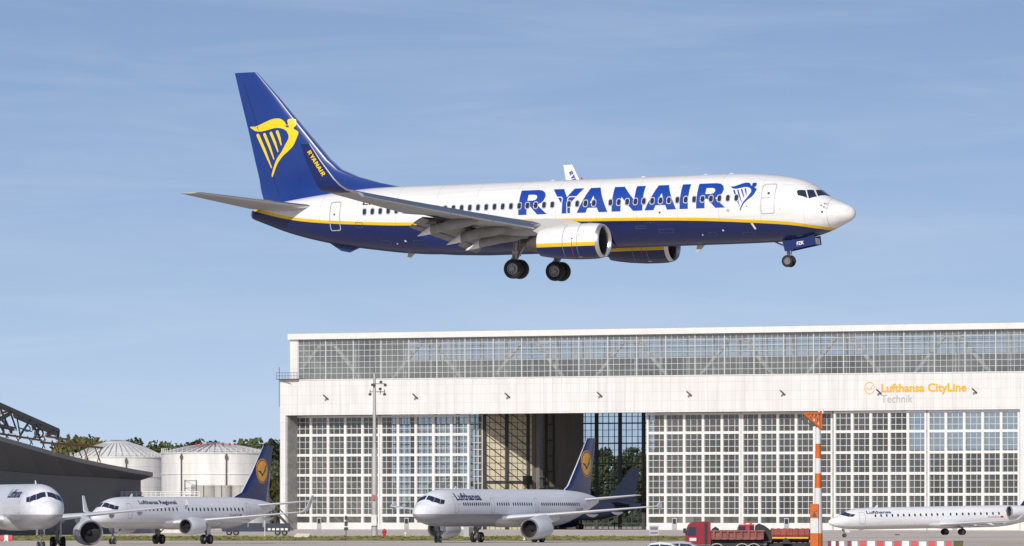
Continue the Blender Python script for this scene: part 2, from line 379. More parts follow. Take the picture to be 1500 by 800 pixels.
def wheel(name, parent, x, y, z, r, wd, out=1):
    mb = MB(); hw = wd/2
    tyre = [(-hw*.72, r*.58), (-hw, r*.66), (-hw, r*.84), (-hw*.8, r*.95), (-hw*.4, r), (hw*.4, r), (hw*.8, r*.95), (hw, r*.84), (hw, r*.66), (hw*.72, r*.58)]
    mb.lathe(tyre, (x, y, z), 'y', 28, 0)
    for s in (-1, 1):
        mb.lathe([(s*hw*.72, r*.58), (s*hw*.74, r*.50), (s*hw*.35, r*.44), (s*hw*.30, r*.22), (s*hw*.62, r*.18), (s*hw*.66, .001)], (x, y, z), 'y', 28, 1)
        for k in range(8):
            a = 2*math.pi*k/8; mb.tube((x+math.cos(a)*r*.33, y+s*hw*.30, z+math.sin(a)*r*.33), (x+math.cos(a)*r*.33, y+s*hw*.36, z+math.sin(a)*r*.33), r*.06, n=6, mi=2)
    return mb.build(name, [M_tyre, M_hub, M_black], parent)
def nacelle(parent, d, y, z, r, L, cowl_mat, squash=.95, lip_mat=None, dark=False):
    x = -d; sec = 40
    mb = MB(); mb.lathe([(-.055*L, r*.945), (-.12*L, r*.985), (-.25*L, r), (-.45*L, r*.99), (-.7*L, r*.92), (-.88*L, r*.83), (-L, r*.745), (-L, r*.715), (-.85*L, r*.73)], (x, y, z), 'x', sec, 0, squash=squash)
    cowl = mb.build('engine_cowl', cowl_mat, parent)
    me = cowl.data; at = me.attributes.new('band', 'FLOAT', 'POINT'); at.data.foreach_set('value', [v.co.z-z for v in me.vertices])
    mb = MB(); mb.lathe([(-.055*L, r*.9455), (-.02*L, r*.905), (0, r*.855), (-.015*L, r*.81), (-.07*L, r*.785)], (x, y, z), 'x', sec, 0, squash=squash)
    mb.build('inlet_lip', lip_mat or M_lip, cowl)
    mb = MB(); mb.lathe([(-.07*L, r*.785), (-.15*L, r*.775), (-.24*L, r*.79)], (x, y, z), 'x', sec, 0, squash=squash)
    mb.build('inlet_duct', MATS['duct_grey'], cowl)
    mb = MB(); fx = -.23*L; mb.lathe([(fx-.04, r*.785), (fx-.04, .001)], (x, y, z), 'x', sec, 1)
    mb.lathe([(fx+.32*r, .001), (fx+.22*r, r*.10), (fx, r*.24), (fx-.04, r*.25)], (x, y, z), 'x', 20, 2)
    for k in range(24):
        a = 2*math.pi*k/24; b2 = a+.11; r0, r1 = r*.24, r*.77
        mb.add([(x+fx-.03, y+r0*math.cos(a), z+r0*math.sin(a)), (x+fx+.05, y+r1*math.cos(a+.03), z+(r1*math.sin(a+.03))), (x+fx-.03, y+r1*math.cos(b2+.05), z+r1*math.sin(b2+.05)), (x+fx-.035, y+r0*math.cos(b2), z+r0*math.sin(b2))], [(0, 1, 2, 3)], 0)
    mb.build('engine_fan', [M_fan, M_black, M_fan], cowl)
    mb = MB(); mb.lathe([(-.8*L, r*.58), (-L, r*.53), (-1.2*L, r*.40), (-1.2*L, r*.375), (-1.1*L, r*.38)], (x, y, z), 'x', 28, 0); mb.lathe([(-1.1*L, r*.30), (-1.22*L, r*.24), (-1.38*L, .01)], (x, y, z), 'x', 20, 0)
    mb.build('exhaust_nozzle', M_exh, cowl)
    return cowl
mat('duct_grey', (.05, .05, .055), .5, var=.05)
def surf_window(fu, d, z, side, w_, h, parent, ring=True, off=.02):
    mb = MB(); zc, hh, ww = fu.ring(d)
    def put(poly, o, mi):
        v = [fu.atz(d+p[0], z+p[1], side, o) for p in poly]; mb.add(v, [tuple(range(len(v)))], mi)
    if ring: put(rrect(-w_*.72, w_*.72, -h*.66, h*.66, w_*.55), off-.004, 1)
    put(rrect(-w_*.5, w_*.5, -h*.5, h*.5, w_*.4), off, 0)
    return mb.build('cabin_window', [M_glassd, M_ring], parent)
def surf_poly(name, fu, pts, side, m, parent, off=.018, cut=(.12, .12)):
    """a patch given by corners (d, angle in degrees)"""
    return decal(name, flat_mesh([[(p[0], R_(p[1])) for p in pts]]), lambda d, a: fu.at(d, a, side, off), m, parent, (cut[0], cut[1]))
def door_outline(fu, d0, d1, z0, z1, side, parent, wd=.05, m=None, r=.2):
    return decal('door', flat_mesh([rrect(d0, d1, z0, z1, r), rrect(d0+wd, d1-wd, z0+wd, z1-wd, r*.8)]), lambda d, z: fu.atz(d, z, side, .012), m or M_line, parent, (None, .12))

def main_gear(root, d, y, zc, top_z, r, wd, gap, sgn, drop=None, brace=True):
    """strut down to an axle with two wheels; zc = height of the centreline over the wheels' lowest point"""
    za = -zc+r if drop is None else drop
    x = -d; mb = MB()
    mb.tube((x, sgn*y, top_z), (x, sgn*y, za+r*.55), r*.22, n=12); mb.tube((x, sgn*y, za+r*.8), (x, sgn*y, za), r*.15, n=12)
    mb.tube((x, sgn*(y-gap*.9), za), (x, sgn*(y+gap*.9), za), r*.13, n=10)
    if brace:
        mb.tube((x, sgn*y, za+r*1.1), (x, sgn*(y-1.5), top_z), r*.11, n=8)
        mb.tube((x+.05, sgn*y, za+r*1.0), (x+1.1, sgn*y, top_z), r*.09, n=8)
        mb.add([(x-.22*r, sgn*y-.03, za+.2*r), (x-.8*r, sgn*y-.03, za+.85*r), (x-.2*r, sgn*y-.03, za+1.5*r), (x-.22*r, sgn*y+.05, za+.2*r), (x-.8*r, sgn*y+.05, za+.85*r), (x-.2*r, sgn*y+.05, za+1.5*r)], [(0, 1, 2), (5, 4, 3), (0, 3, 4, 1), (1, 4, 5, 2)])
        mb.lathe([(-.12, r*.42), (.12, r*.42)], (x, sgn*y-gap*.45, za), 'y', 16); mb.lathe([(-.12, r*.42), (.12, r*.42)], (x, sgn*y+gap*.45, za), 'y', 16)
        mb.tube((x-.3*r, sgn*y-.1, za+.9*r), (x-.3*r, sgn*y-.1, za+2.0*r), .05, n=6); mb.tube((x+.32*r, sgn*y+.12, za+1.3*r), (x+.25*r, sgn*y+.1, top_z), .06, n=6); mb.box(x-.18, x+.18, sgn*y-.16, sgn*y+.16, za+1.5*r, za+1.85*r)
        for k in range(3): mb.tube((x+.12*r*(k-1), sgn*y-.2*r, za+.2*r), (x+.2*r*(k-1), sgn*y-.25*r, top_z), .018, n=5)
    g = mb.build('main_gear', M_steel, root, (0, 0, zc))
    for s in (-1, 1): wheel('wheel', g, x, sgn*y+s*gap, za, r, wd)
    return g
def nose_gear(root, d, zc, top_z, r, wd, gap, drop=None, light=True):
    za = -zc+r if drop is None else drop
    x = -d; mb = MB()
    mb.tube((x-.12, 0, top_z), (x, 0, za+r*1.1), .10, n=10); mb.tube((x, 0, za+r*1.3), (x, 0, za), .065, n=10); mb.tube((x, -gap, za), (x, gap, za), .06, n=8)
    mb.tube((x-.02, 0, za+r*2.2), (x-1.0, 0, top_z), .05, n=8); mb.tube((x+.1, -.05, za+r*.5), (x+.22, -.05, za+r*1.7), .035, n=6); mb.tube((x+.22, .05, za+r*1.7), (x+.05, .05, za+r*2.6), .035, n=6)
    if light: mb.lathe([(.12, .11), (.10, .1), (0, .05)], (x+.1, .16, za+r*3.0), 'x', 12); mb.lathe([(.12, .11), (.10, .1), (0, .05)], (x+.1, -.16, za+r*3.0), 'x', 12)
    g = mb.build('nose_gear', M_steel, root, (0, 0, zc))
    for s in (-1, 1): wheel('wheel', g, x, s*gap, za, r, wd)
    return g

# ---- the landing jet --------------------------------------------------
T1 = [(0, -.50, -.50, .02), (.06, -.3, -.72, .22), (.2, -.16, -.86, .40), (.45, .0, -1.0, .6), (.78, .14, -1.14, .80), (1.3, .36, -1.38, 1.06), (1.86, .7, -1.58, 1.3), (2.5, 1.2, -1.75, 1.5), (3.2, 1.5, -1.88, 1.65), (4.46, 1.76, -1.98, 1.8), (5.8, 1.91, -2.01, 1.86), (7.5, 2.0, -2.02, 1.88), (12, 2.0, -2.02, 1.88), (26, 2.0, -2.02, 1.88), (28, 2.0, -1.9, 1.85), (30, 1.97, -1.66, 1.74), (32.6, 1.78, -1.26, 1.42), (35.5, 1.45, -.55, .88), (37.3, 1.15, .1, .48), (38.02, .98, .38, .28)]
STRIPE = Pch([0, 1.22, 1.97, 3.38, 5.65, 9.89, 15, 21, 26.8, 31, 33.8, 35.5, 37.7, 38.1], [-1.55, -1.32, -1.17, -.94, -.74, -.48, -.34, -.24, -.19, .01, .24, .49, 1.0, 1.1])
def landing_jet():
    ZC = 3.7; fu = Fuselage(T1)
    rot = Euler((0, R_(-1.15), R_(-25)), 'XYZ'); Rm = rot.to_matrix()
    Dn = 522.0; nose = PX(1253, Dn, ZY(312, Dn))
    org = nose-Rm @ Vector((0, 0, -.5))
    root = empty('passenger_jet', org-Rm @ Vector((0, 0, ZC)), rot, 'white and blue passenger jet with yellow stripe flying low with its wheels down', 'airplane')
    body = fu.build('fuselage', M_air, root, line=STRIPE, na=96, step=.25); body.location = (0, 0, ZC)
    S = -1
    # cabin windows
    proto = None
    for k in range(46):
        d = 6.55+.5227*k
        if 17.05 < d < 17.55 or 14.5 < d < 15.0: continue
        if 7.6 < d < 25.8:
            if proto is None: proto = surf_window(fu, 0.0+10, .53, S, .22, .33, body); c = proto
            else: c = proto.copy(); COL.objects.link(c); c.parent = body
            c.location = (-(d-10), 0, 0)
        else: surf_window(fu, d, .53, S, .22, .33, body)
    # doors and exits
    door_outline(fu, 4.22, 5.05, -.45, 1.27, S, body, .045, r=.14)
    door_outline(fu, 31.72, 32.46, -.5, 1.2, S, body, .06, r=.14)
    door_outline(fu, 17.43, 18.10, -.08, .97, S, body, .05, m=M_white, r=.15)
    door_outline(fu, 16.48, 17.14, -.08, .97, S, body, .05, m=M_white, r=.15)
    decal('door_handle', flat_mesh([circ(4.62, .72, .075, 12)]), lambda d, z: fu.atz(d, z, S, .022), M_tag, body)
    decal('door_handle', flat_mesh([[(4.52, .44), (5.0, .44), (5.0, .50), (4.52, .50)]]), lambda d, z: fu.atz(d, z, S, .02), M_ring, body)
    decal('door_handle', flat_mesh([circ(32.12, .45, .06, 12)]), lambda d, z: fu.atz(d, z, S, .022), M_tag, body)
    # cockpit glazing, both sides
    for s in (-1, 1):
        surf_poly('windshield', fu, [(1.54, 87), (1.92, 51), (2.17, 66), (2.04, 88)], s, M_glassd, body)
        surf_poly('cockpit_window', fu, [(1.96, 47.5), (2.3, 29), (2.53, 48.5), (2.23, 61)], s, M_glassd, body)
        surf_poly('cockpit_window', fu, [(2.37, 29), (2.92, 28.8), (3.02, 37), (2.96, 41), (2.60, 46.5)], s, M_glassd, body)
    # lettering: spans measured along the fuselage
    k0, k1 = 20.18, 7.22
    wm = wordmark([(g, a/302, b/302) for g, a, b in WORD_SPANS])
    decal('lettering', wm, lambda u, v: fu.atz(k0+(k1-k0)*u, 0.0+1.42*v, S, .010), M_blue, body, (None, .07))
    decal('harp_emblem', harp(), lambda u, v: fu.atz(7.02-1.64*u, -.2+1.58*v, S, .012), M_blue, body, (None, .06))
    decal('registration_lettering', fit(text_flat('EI-FZK', .02), 0, 1, 0, 1), lambda u, v: fu.atz(30.25-2.3*u, .92+.33*v, S, .012), M_tag, body, (None, .5))
    decal('static_port', flat_mesh([circ(7.05, -.17, .09, 12)]), lambda d, z: fu.atz(d, z, S, .015), M_ring, body)
    for dd, zz, rr in ((1.55, -.42, .06), (1.62, -.05, .04), (3.9, -.2, .025), (5.9, 0.02, .03), (11.3, -.15, .06)):
        decal('static_port', flat_mesh([circ(dd, zz, rr, 10)]), lambda d, z: fu.atz(d, z, S, .015), M_tag, body)
    for z0 in (-.02, -.22):
        mb = MB(); p = Vector(fu.atz(1.5, z0+.1, S, 0)); mb.tube(p, p+Vector((.05, -.12, 0)), .02, n=6); mb.tube(p+Vector((.0, -.12, 0)), p+Vector((.32, -.12, -.06)), .018, .01, n=6); mb.build('pitot_probe', M_steel, body)
    # radome joint line
    decal('radome_seam', flat_mesh([[(1.30, R_(-80)), (1.318, R_(-80)), (1.318, R_(85)), (1.30, R_(85))]]), lambda d, a: fu.at(d, a, S, .008), M_line, body, (None, .12))
    for d0, d1, a0, a1 in ((5.7, 6.4, -52, -44), (8.0, 8.5, -50, -42), (10.6, 11.5, -40, -32), (12.3, 12.9, -30, -25), (26.3, 27.1, -46, -38), (28.6, 29.2, -50, -40), (30.2, 30.7, -18, -8)):
        decal('service_hatch', flat_mesh([rrect(d0, d1, R_(a0), R_(a1), .03), rrect(d0+.025, d1-.025, R_(a0)+.014, R_(a1)-.014, .02)]), lambda d, a: fu.at(d, a, S, .012), M_hat, body, (.3, None))
    for d_, a_, r_ in ((7.55, -39, .06), (8.9, -47, .05), (27.6, -40, .07), (28.2, -47, .05)): decal('drain_mast', flat_mesh([circ(d_, R_(a_), r_, 10, r_/1.9)]), lambda d, a: fu.at(d, a, S, .014), M_wingl, body)
    decal('warning_stripe', flat_mesh([[(5.62, -.93), (5.76, -.93), (5.60, -1.27), (5.48, -1.27)]]), lambda d, z: fu.atz(d, z, S, .013), M_wingl, body)
    # belly fairing
    mb = MB(); prof = [(14.6, .05), (15.6, .5), (17, .85), (20, 1.0), (23, .95), (25, .6), (26.4, .08)]; V = []; na = 28
    for d, k in prof:
        for i in range(na+1):
            a = math.pi+math.pi*i/na; V.append((-d, 1.3+0*k if False else (1.60+.5*k)*math.cos(a), -.95-(1.02+.22*k)*abs(math.sin(a))**.8))
    nn = na+1; mb.add(V, [(j*nn+i, j*nn+i+1, (j+1)*nn+i+1, (j+1)*nn+i) for j in range(len(prof)-1) for i in range(na)], 0, True)
    mb.build('belly_fairing', M_navy2, body)
    for dd, zz, hh in ((9.3, -2.0, .42), (27.6, -1.9, .3)):
        mb = MB(); mb.prism([(-dd, zz+.05), (-dd-.5, zz+.05), (-dd-.62, zz-hh), (-dd-.42, zz-hh)], 'y', -.03, .03); mb.build('blade_antenna', M_wing, body)
    for dd, hh in ((7.6, .06), (9.2, .05), (13.1, .07), (18.8, .06)):
        mb = MB(); mb.lathe([(0, .16), (hh*.6, .13), (hh*.6+.03, .001)], (-dd, 0, 1.99), 'z', 14); mb.build('roof_antenna', M_white, body)
    mb = MB(); mb.lathe([(0, .05), (.1, .045), (.13, .001)], (-17.0, 0, 2.0), 'z', 10); mb.build('beacon_light', M_red, body)
    mb = MB(); mb.prism([(-31.2, -1.45), (-32.0, -1.35), (-33.2, -1.1), (-32.4, -1.62), (-31.9, -1.72)], 'y', -.07, .07); mb.build('tail_skid', M_navy2, body)
    mb = MB(); mb.lathe([(0, .27), (-.12, .25), (-.12, .2), (.3, .18)], (-38.0, 0, .68), 'x', 20); mb.build('exhaust_pipe', M_exh, body)
    # wings
    def LE(y): return 15.6+.535*(y-1.88)
    def TE(y): return 22.3 if y <= 5.2 else 22.3+.268*(y-5.2)
    def WZ(y): return -1.15+.125*(y-1.88)+.0016*(y-1.88)**2 if y > 1.88 else -1.15
    ys = [0.6, 1.88, 3.2, 4.3, 5.2, 7, 9, 9.65, 9.75, 11, 13, 15, 16.6]
    for s in (-1, 1):
        mb = MB(); TW = lambda y: TE(y)-(.75 if y < 9.7 else 0)
        secs = [(LE(max(y, 1.2)), y, WZ(y), TW(y)-LE(max(y, 1.2)), (.13-.0015*y)*(TW(y)-LE(max(y, 1.2))), 1.2-.15*y, 0) for y in ys]
        loft(mb, secs, s, le_mi=1, le_c=.05)
        wing = mb.build('wing', [M_wing, M_slat], root, (0, 0, ZC))
        # leading edge slats, run out
        for y0, y1 in ((5.9, 8.4), (8.45, 11.0), (11.05, 13.6), (13.65, 16.3)):
            mb = MB(); sc = []
            for y in (y0, (y0+y1)/2, y1):
                c = TE(y)-LE(y); sc.append((LE(y)-.50+.012*y, y, WZ(y)-.36+.008*y, .86-.022*y, .34-.009*y, -29, 0))
            loft(mb, sc, s, sym=True); mb.build('slat', M_slat, wing)
        mb = MB(); loft(mb, [(LE(2.0)-.45, 2.0, WZ(2.0)-.45, .9, .2, -38, 0), (LE(4.3)-.45, 4.3, WZ(4.3)-.42, .85, .2, -38, 0)], s, sym=True); mb.build('krueger_flap', M_wing, wing)
        # flaps, down
        for y0, y1, c0, c1 in ((2.1, 4.75, 1.15, 1.1), (5.35, 9.6, 1.05, .72)):
            mb = MB(); sc = []; sc2 = []
            for q in (0, .5, 1):
                y = y0+(y1-y0)*q; c = c0+(c1-c0)*q; d0 = TE(y)-.92; z0 = WZ(y)-.20
                sc.append((d0, y, z0, c, .17*c, 24, 0)); sc2.append((d0+c*math.cos(R_(24))+.02, y, z0-c*math.sin(R_(24))-.05, c*.36, .06*c, 42, 0))
            loft(mb, sc, s); fl = mb.build('flap', M_flap, wing)
            mb = MB(); loft(mb, sc2, s); mb.build('aft_flap', M_flap, wing)
        for y in (3.9, 5.95, 8.45):
            k = 1.0 if y < 7 else .92
            mb = MB(); V = []; st = [(-3.9*k, -.30, .02), (-3.4*k, -.37, .15), (-2.7*k, -.43, .24), (-1.9*k, -.48, .27), (-1.1*k, -.60, .27), (-.6*k, -.74, .22), (-.15*k, -.92, .13), (.32*k, -1.10, .02)]; n = 14
            for dx, dz, r in st:
                for i in range(n):
                    a = 2*math.pi*i/n; V.append((-(TE(y)+dx), s*y+r*.62*math.cos(a), WZ(y)+dz*k+r*math.sin(a)*1.15))
            Fc = [(j*n+i, j*n+(i+1) % n, (j+1)*n+(i+1) % n, (j+1)*n+i) for j in range(len(st)-1) for i in range(n)]
            mb.add(V, Fc, 0, True)
            for j in range(len(st)-3, len(st)-1):
                for i in range(n): mb.m[j*n+i] = 1
            mb.build('flap_fairing', [M_flap, M_white], wing)
        for y0, y1 in ((2.3, 4.7), (5.5, 9.5)):  # black strips standing in for the shade in the flap gaps
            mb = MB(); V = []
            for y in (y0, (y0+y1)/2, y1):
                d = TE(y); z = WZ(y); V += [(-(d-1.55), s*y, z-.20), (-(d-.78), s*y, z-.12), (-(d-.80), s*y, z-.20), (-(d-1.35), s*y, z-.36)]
            mb.add(V, [(j*4+i, j*4+(i+1) % 4, j*4+4+(i+1) % 4, j*4+4+i) for j in range(2) for i in range(4)]+[(0, 1, 2, 3), (8, 9, 10, 11)]); mb.build('flap_gap_shade', M_black, wing)
        for k in range(5):   # spoiler and actuator clutter under the trailing edge
            y = 2.6+k*1.55
            mb = MB(); mb.tube((-(TE(y)-1.1), s*y, WZ(y)-.25), (-(TE(y)+.1), s*y, WZ(y)-.5), .05, n=6); mb.tube((-(TE(y)-.9), s*(y+.2), WZ(y)-.22), (-(TE(y)-.05), s*(y+.2), WZ(y)-.42), .035, n=6); mb.box(-(TE(y)-.5), -(TE(y)-1.2), s*y-.09, s*y+.09, WZ(y)-.42, WZ(y)-.25); mb.build('flap_actuator', M_exh, wing)
        # blended winglet
        b = 16.6; ch = TE(b)-LE(b)
        W = [(LE(b), b, WZ(b), ch, .17, 0, 8), (LE(b)+.22, b+.33, WZ(b)+.09, ch*.9, .15, 0, 28), (LE(b)+.52, b+.58, WZ(b)+.33, ch*.78, .12, 0, 58), (LE(b)+.86, b+.70, WZ(b)+.70, ch*.68, .09, 0, 76), (LE(b)+1.6, b+.90, WZ(b)+1.75, ch*.50, .06, 0, 79), (LE(b)+2.2, b+1.06, WZ(b)+2.72, ch*.30, .03, 0, 80)]
        mb = MB(); loft(mb, W, s, le_mi=2, le_c=.08, mi=1, out_mi=0, sym=True)
        wl = mb.build('winglet', [M_navy2, M_white, M_slat], wing)
        A = Vector((-(LE(b)+1.95+.30), s*(b+1.0), WZ(b)+2.30)); B = Vector((-(LE(b)+1.03+.42), s*(b+.74), WZ(b)+.90)); al = (B-A).normalized(); L = (B-A).length
        out = Vector((0, s*math.cos(R_(10)), -math.sin(R_(10)))); up = (al.cross(out)).normalized()
        if up.x < 0: up = -up
        if s > 0: out = -out
        h = .25
        decal('winglet_lettering', wordmark([(g, a/302, b_/302) for g, a, b_ in WORD_SPANS]), lambda u, v: A+al*(u*L)+up*((v-.5)*h)+out*.07, M_yellow if s < 0 else M_blue, wl)
    # tail
    Z0 = [(1.3, 27.2, 37.35, .10), (2.0, 28.6, 37.55, .18), (2.25, 29.8, 37.6, .26), (2.65, 31.2, 37.65, .38), (3.1, 32.25, 37.75, .5), (3.7, 32.95, 37.9, .55), (5.5, 34.55, 38.3, .42), (7.5, 36.3, 38.8, .26), (9.0, 37.7, 39.15, .15)]
    mb = MB(); loft(mb, [(le, 0, z, te-le, th, 0, 90) for z, le, te, th in Z0], 1, le_mi=1, le_c=.01, sym=True)
    fin = mb.build('tail_fin', [M_navy, M_finle], root, (0, 0, ZC))
    zz = [q[0] for q in Z0]; fle, fte, fth = [Pch(zz, [q[k] for q in Z0]) for k in (1, 2, 3)]
    def finpt(d, z, off=.012): c = (d-fle(z))/(fte(z)-fle(z)); return (-d, -(half_t(min(max(c, 0), 1))*fth(z)+off), z)
    decal('harp_emblem', harp(), lambda u, v: finpt(38.2-3.22*u, 2.85+3.37*v), M_yellow, fin, (.3, .3))
    decal('rudder_line', flat_mesh([[(36.35, 1.75), (36.39, 1.75), (38.55, 8.3), (38.51, 8.3)]]), lambda d, z: finpt(d, z, .01), M_navy2, fin, (None, .5))
    for s in (-1, 1):
        mb = MB(); loft(mb, [(33.1, .3, .95, 4.6, .42, 0, 0), (33.9, 1.0, 1.0, 4.0, .36, 0, 0), (36.2, 4.6, 1.42, 2.45, .22, 0, 0), (37.75, 7.0, 1.72, 1.42, .12, 0, 0), (38.15, 7.18, 1.75, 1.1, .06, 0, 0)], s, le_mi=1, le_c=.05, sym=True)
        mb.build('tailplane', [M_wing, M_slat], root, (0, 0, ZC))
    # engines
    for s in (-1, 1):
        nacelle(root, 13.4, s*4.83, -1.80, 1.06, 3.95, M_nac, .93).location = (0, 0, ZC)
        cw = [c for c in COL.objects if c.name.startswith('engine_cowl') and c.parent == root][-1]
        def cowlpt(t_, a, off=.012):
            prof = ([0, .055, .12, .25, .45, .7, .88, 1], [.86, .945, .985, 1, .99, .92, .83, .745]); r = float(np.interp(t_, *prof))*1.06+off; ca, sa = math.cos(a), math.sin(a)
            return (-13.4-t_*3.95, s*4.83-r*ca, -1.80+r*sa*(1 if sa > 0 else .93))
        for t_, wd in ((.33, .006), (.56, .007)): decal('cowl_seam', flat_mesh([[(t_, R_(-88)), (t_+wd, R_(-88)), (t_+wd, R_(88)), (t_, R_(88))]]), lambda u, v: cowlpt(u, v), M_seam, cw, (None, .12))
        decal('red_warning_line', flat_mesh([[(.42, R_(-70)), (.427, R_(-70)), (.412, R_(4)), (.405, R_(4))]]), lambda u, v: cowlpt(u, v), M_red, cw, (None, .12))
        decal('cowl_latch', flat_mesh([circ(.405, R_(10), .013, 10, .045)]), lambda u, v: cowlpt(u, v), M_tag, cw); decal('cowl_latch', flat_mesh([circ(.30, R_(22), .012, 10, .04)]), lambda u, v: cowlpt(u, v), M_ring, cw)
        decal('cowl_latch', flat_mesh([[(.30, R_(-62)), (.36, R_(-62)), (.36, R_(-59)), (.30, R_(-59))]]), lambda u, v: cowlpt(u, v), M_wingl, cw)
        mb = MB(); V = []
        st = [(14.7, -1.05, -.80, .05), (15.4, -1.1, -.55, .2), (17.0, -1.15, -.38, .24), (18.5, -1.15, -.5, .24), (20.0, -1.0, -.6, .2), (21.2, -.9, -.7, .06)]
        for d, z0, z1, hw in st: V += [(-d, s*4.83-hw, z0-.2), (-d, s*4.83+hw, z0-.2), (-d, s*4.83+hw*.7, z1), (-d, s*4.83-hw*.7, z1)]
        mb.add(V, [(j*4+i, j*4+(i+1) % 4, j*4+4+(i+1) % 4, j*4+4+i) for j in range(len(st)-1) for i in range(4)]+[(0, 1, 2, 3), (20, 21, 22, 23)], 0, True)
        mb.build('engine_pylon', M_wing, root, (0, 0, ZC))
    # landing gear
    for s in (-1, 1): main_gear(root, 19.9, 2.86, ZC, -1.0, .565, .40, .43, s, drop=-3.13)
    nose_gear(root, 4.15, ZC, -1.9, .345, .2, .2, drop=-3.10)
    for s in (-1, 1):
        mb = MB(); y = s*.42
        mb.prism([(-2.35, -1.72), (-4.35, -1.98), (-4.2, -2.55), (-2.3, -2.22)], 'y', y-.025, y+.025)
        dr = mb.build('gear_door', M_navy2, root, (0, 0, ZC))
        if s < 0: decal('door_lettering', fit(text_flat('FZK', .03), 0, 1, 0, 1), lambda u, v: (-3.45+.45*u, y-.04, -2.24+.2*v+.06*u), M_white, dr)
    mb = MB(); mb.box(-2.44, -2.32, -.3, .3, -2.2, -1.85); mb.build('taxi_light', M_wing, root, (0, 0, ZC))
    return root
landing_jet()

# ---- parked and taxiing jets -------------------------------------------
def nose_table(L, H, W, nose=1.0, taper=12.5, lowtip=.55):
    a = H/4.14; b = W/3.95
    n = [(0, -lowtip, -lowtip, .02), (.08, -.3, -.82, .25), (.3, -.05, -1.05, .55), (.7, .25, -1.3, .9), (1.2, .5, -1.5, 1.2), (1.75, .74, -1.66, 1.42), (2.5, 1.3, -1.82, 1.62), (3.1, 1.58, -1.92, 1.75), (4, 1.84, -2.0, 1.88), (5.5, 2.03, -2.06, 1.96), (7, 2.07, -2.07, 1.975)]
    t = [(taper, 2.07, -2.07, 1.975), (taper*.8, 2.05, -1.9, 1.9), (taper*.56, 1.95, -1.35, 1.6), (taper*.32, 1.75, -.6, 1.1), (taper*.12, 1.4, .1, .6), (0, 1.15, .5, .25)]
    return [(d*nose, p*a, q*a, r*b) for d, p, q, r in n]+[(L-d, p*a, q*a, r*b) for d, p, q, r in t]
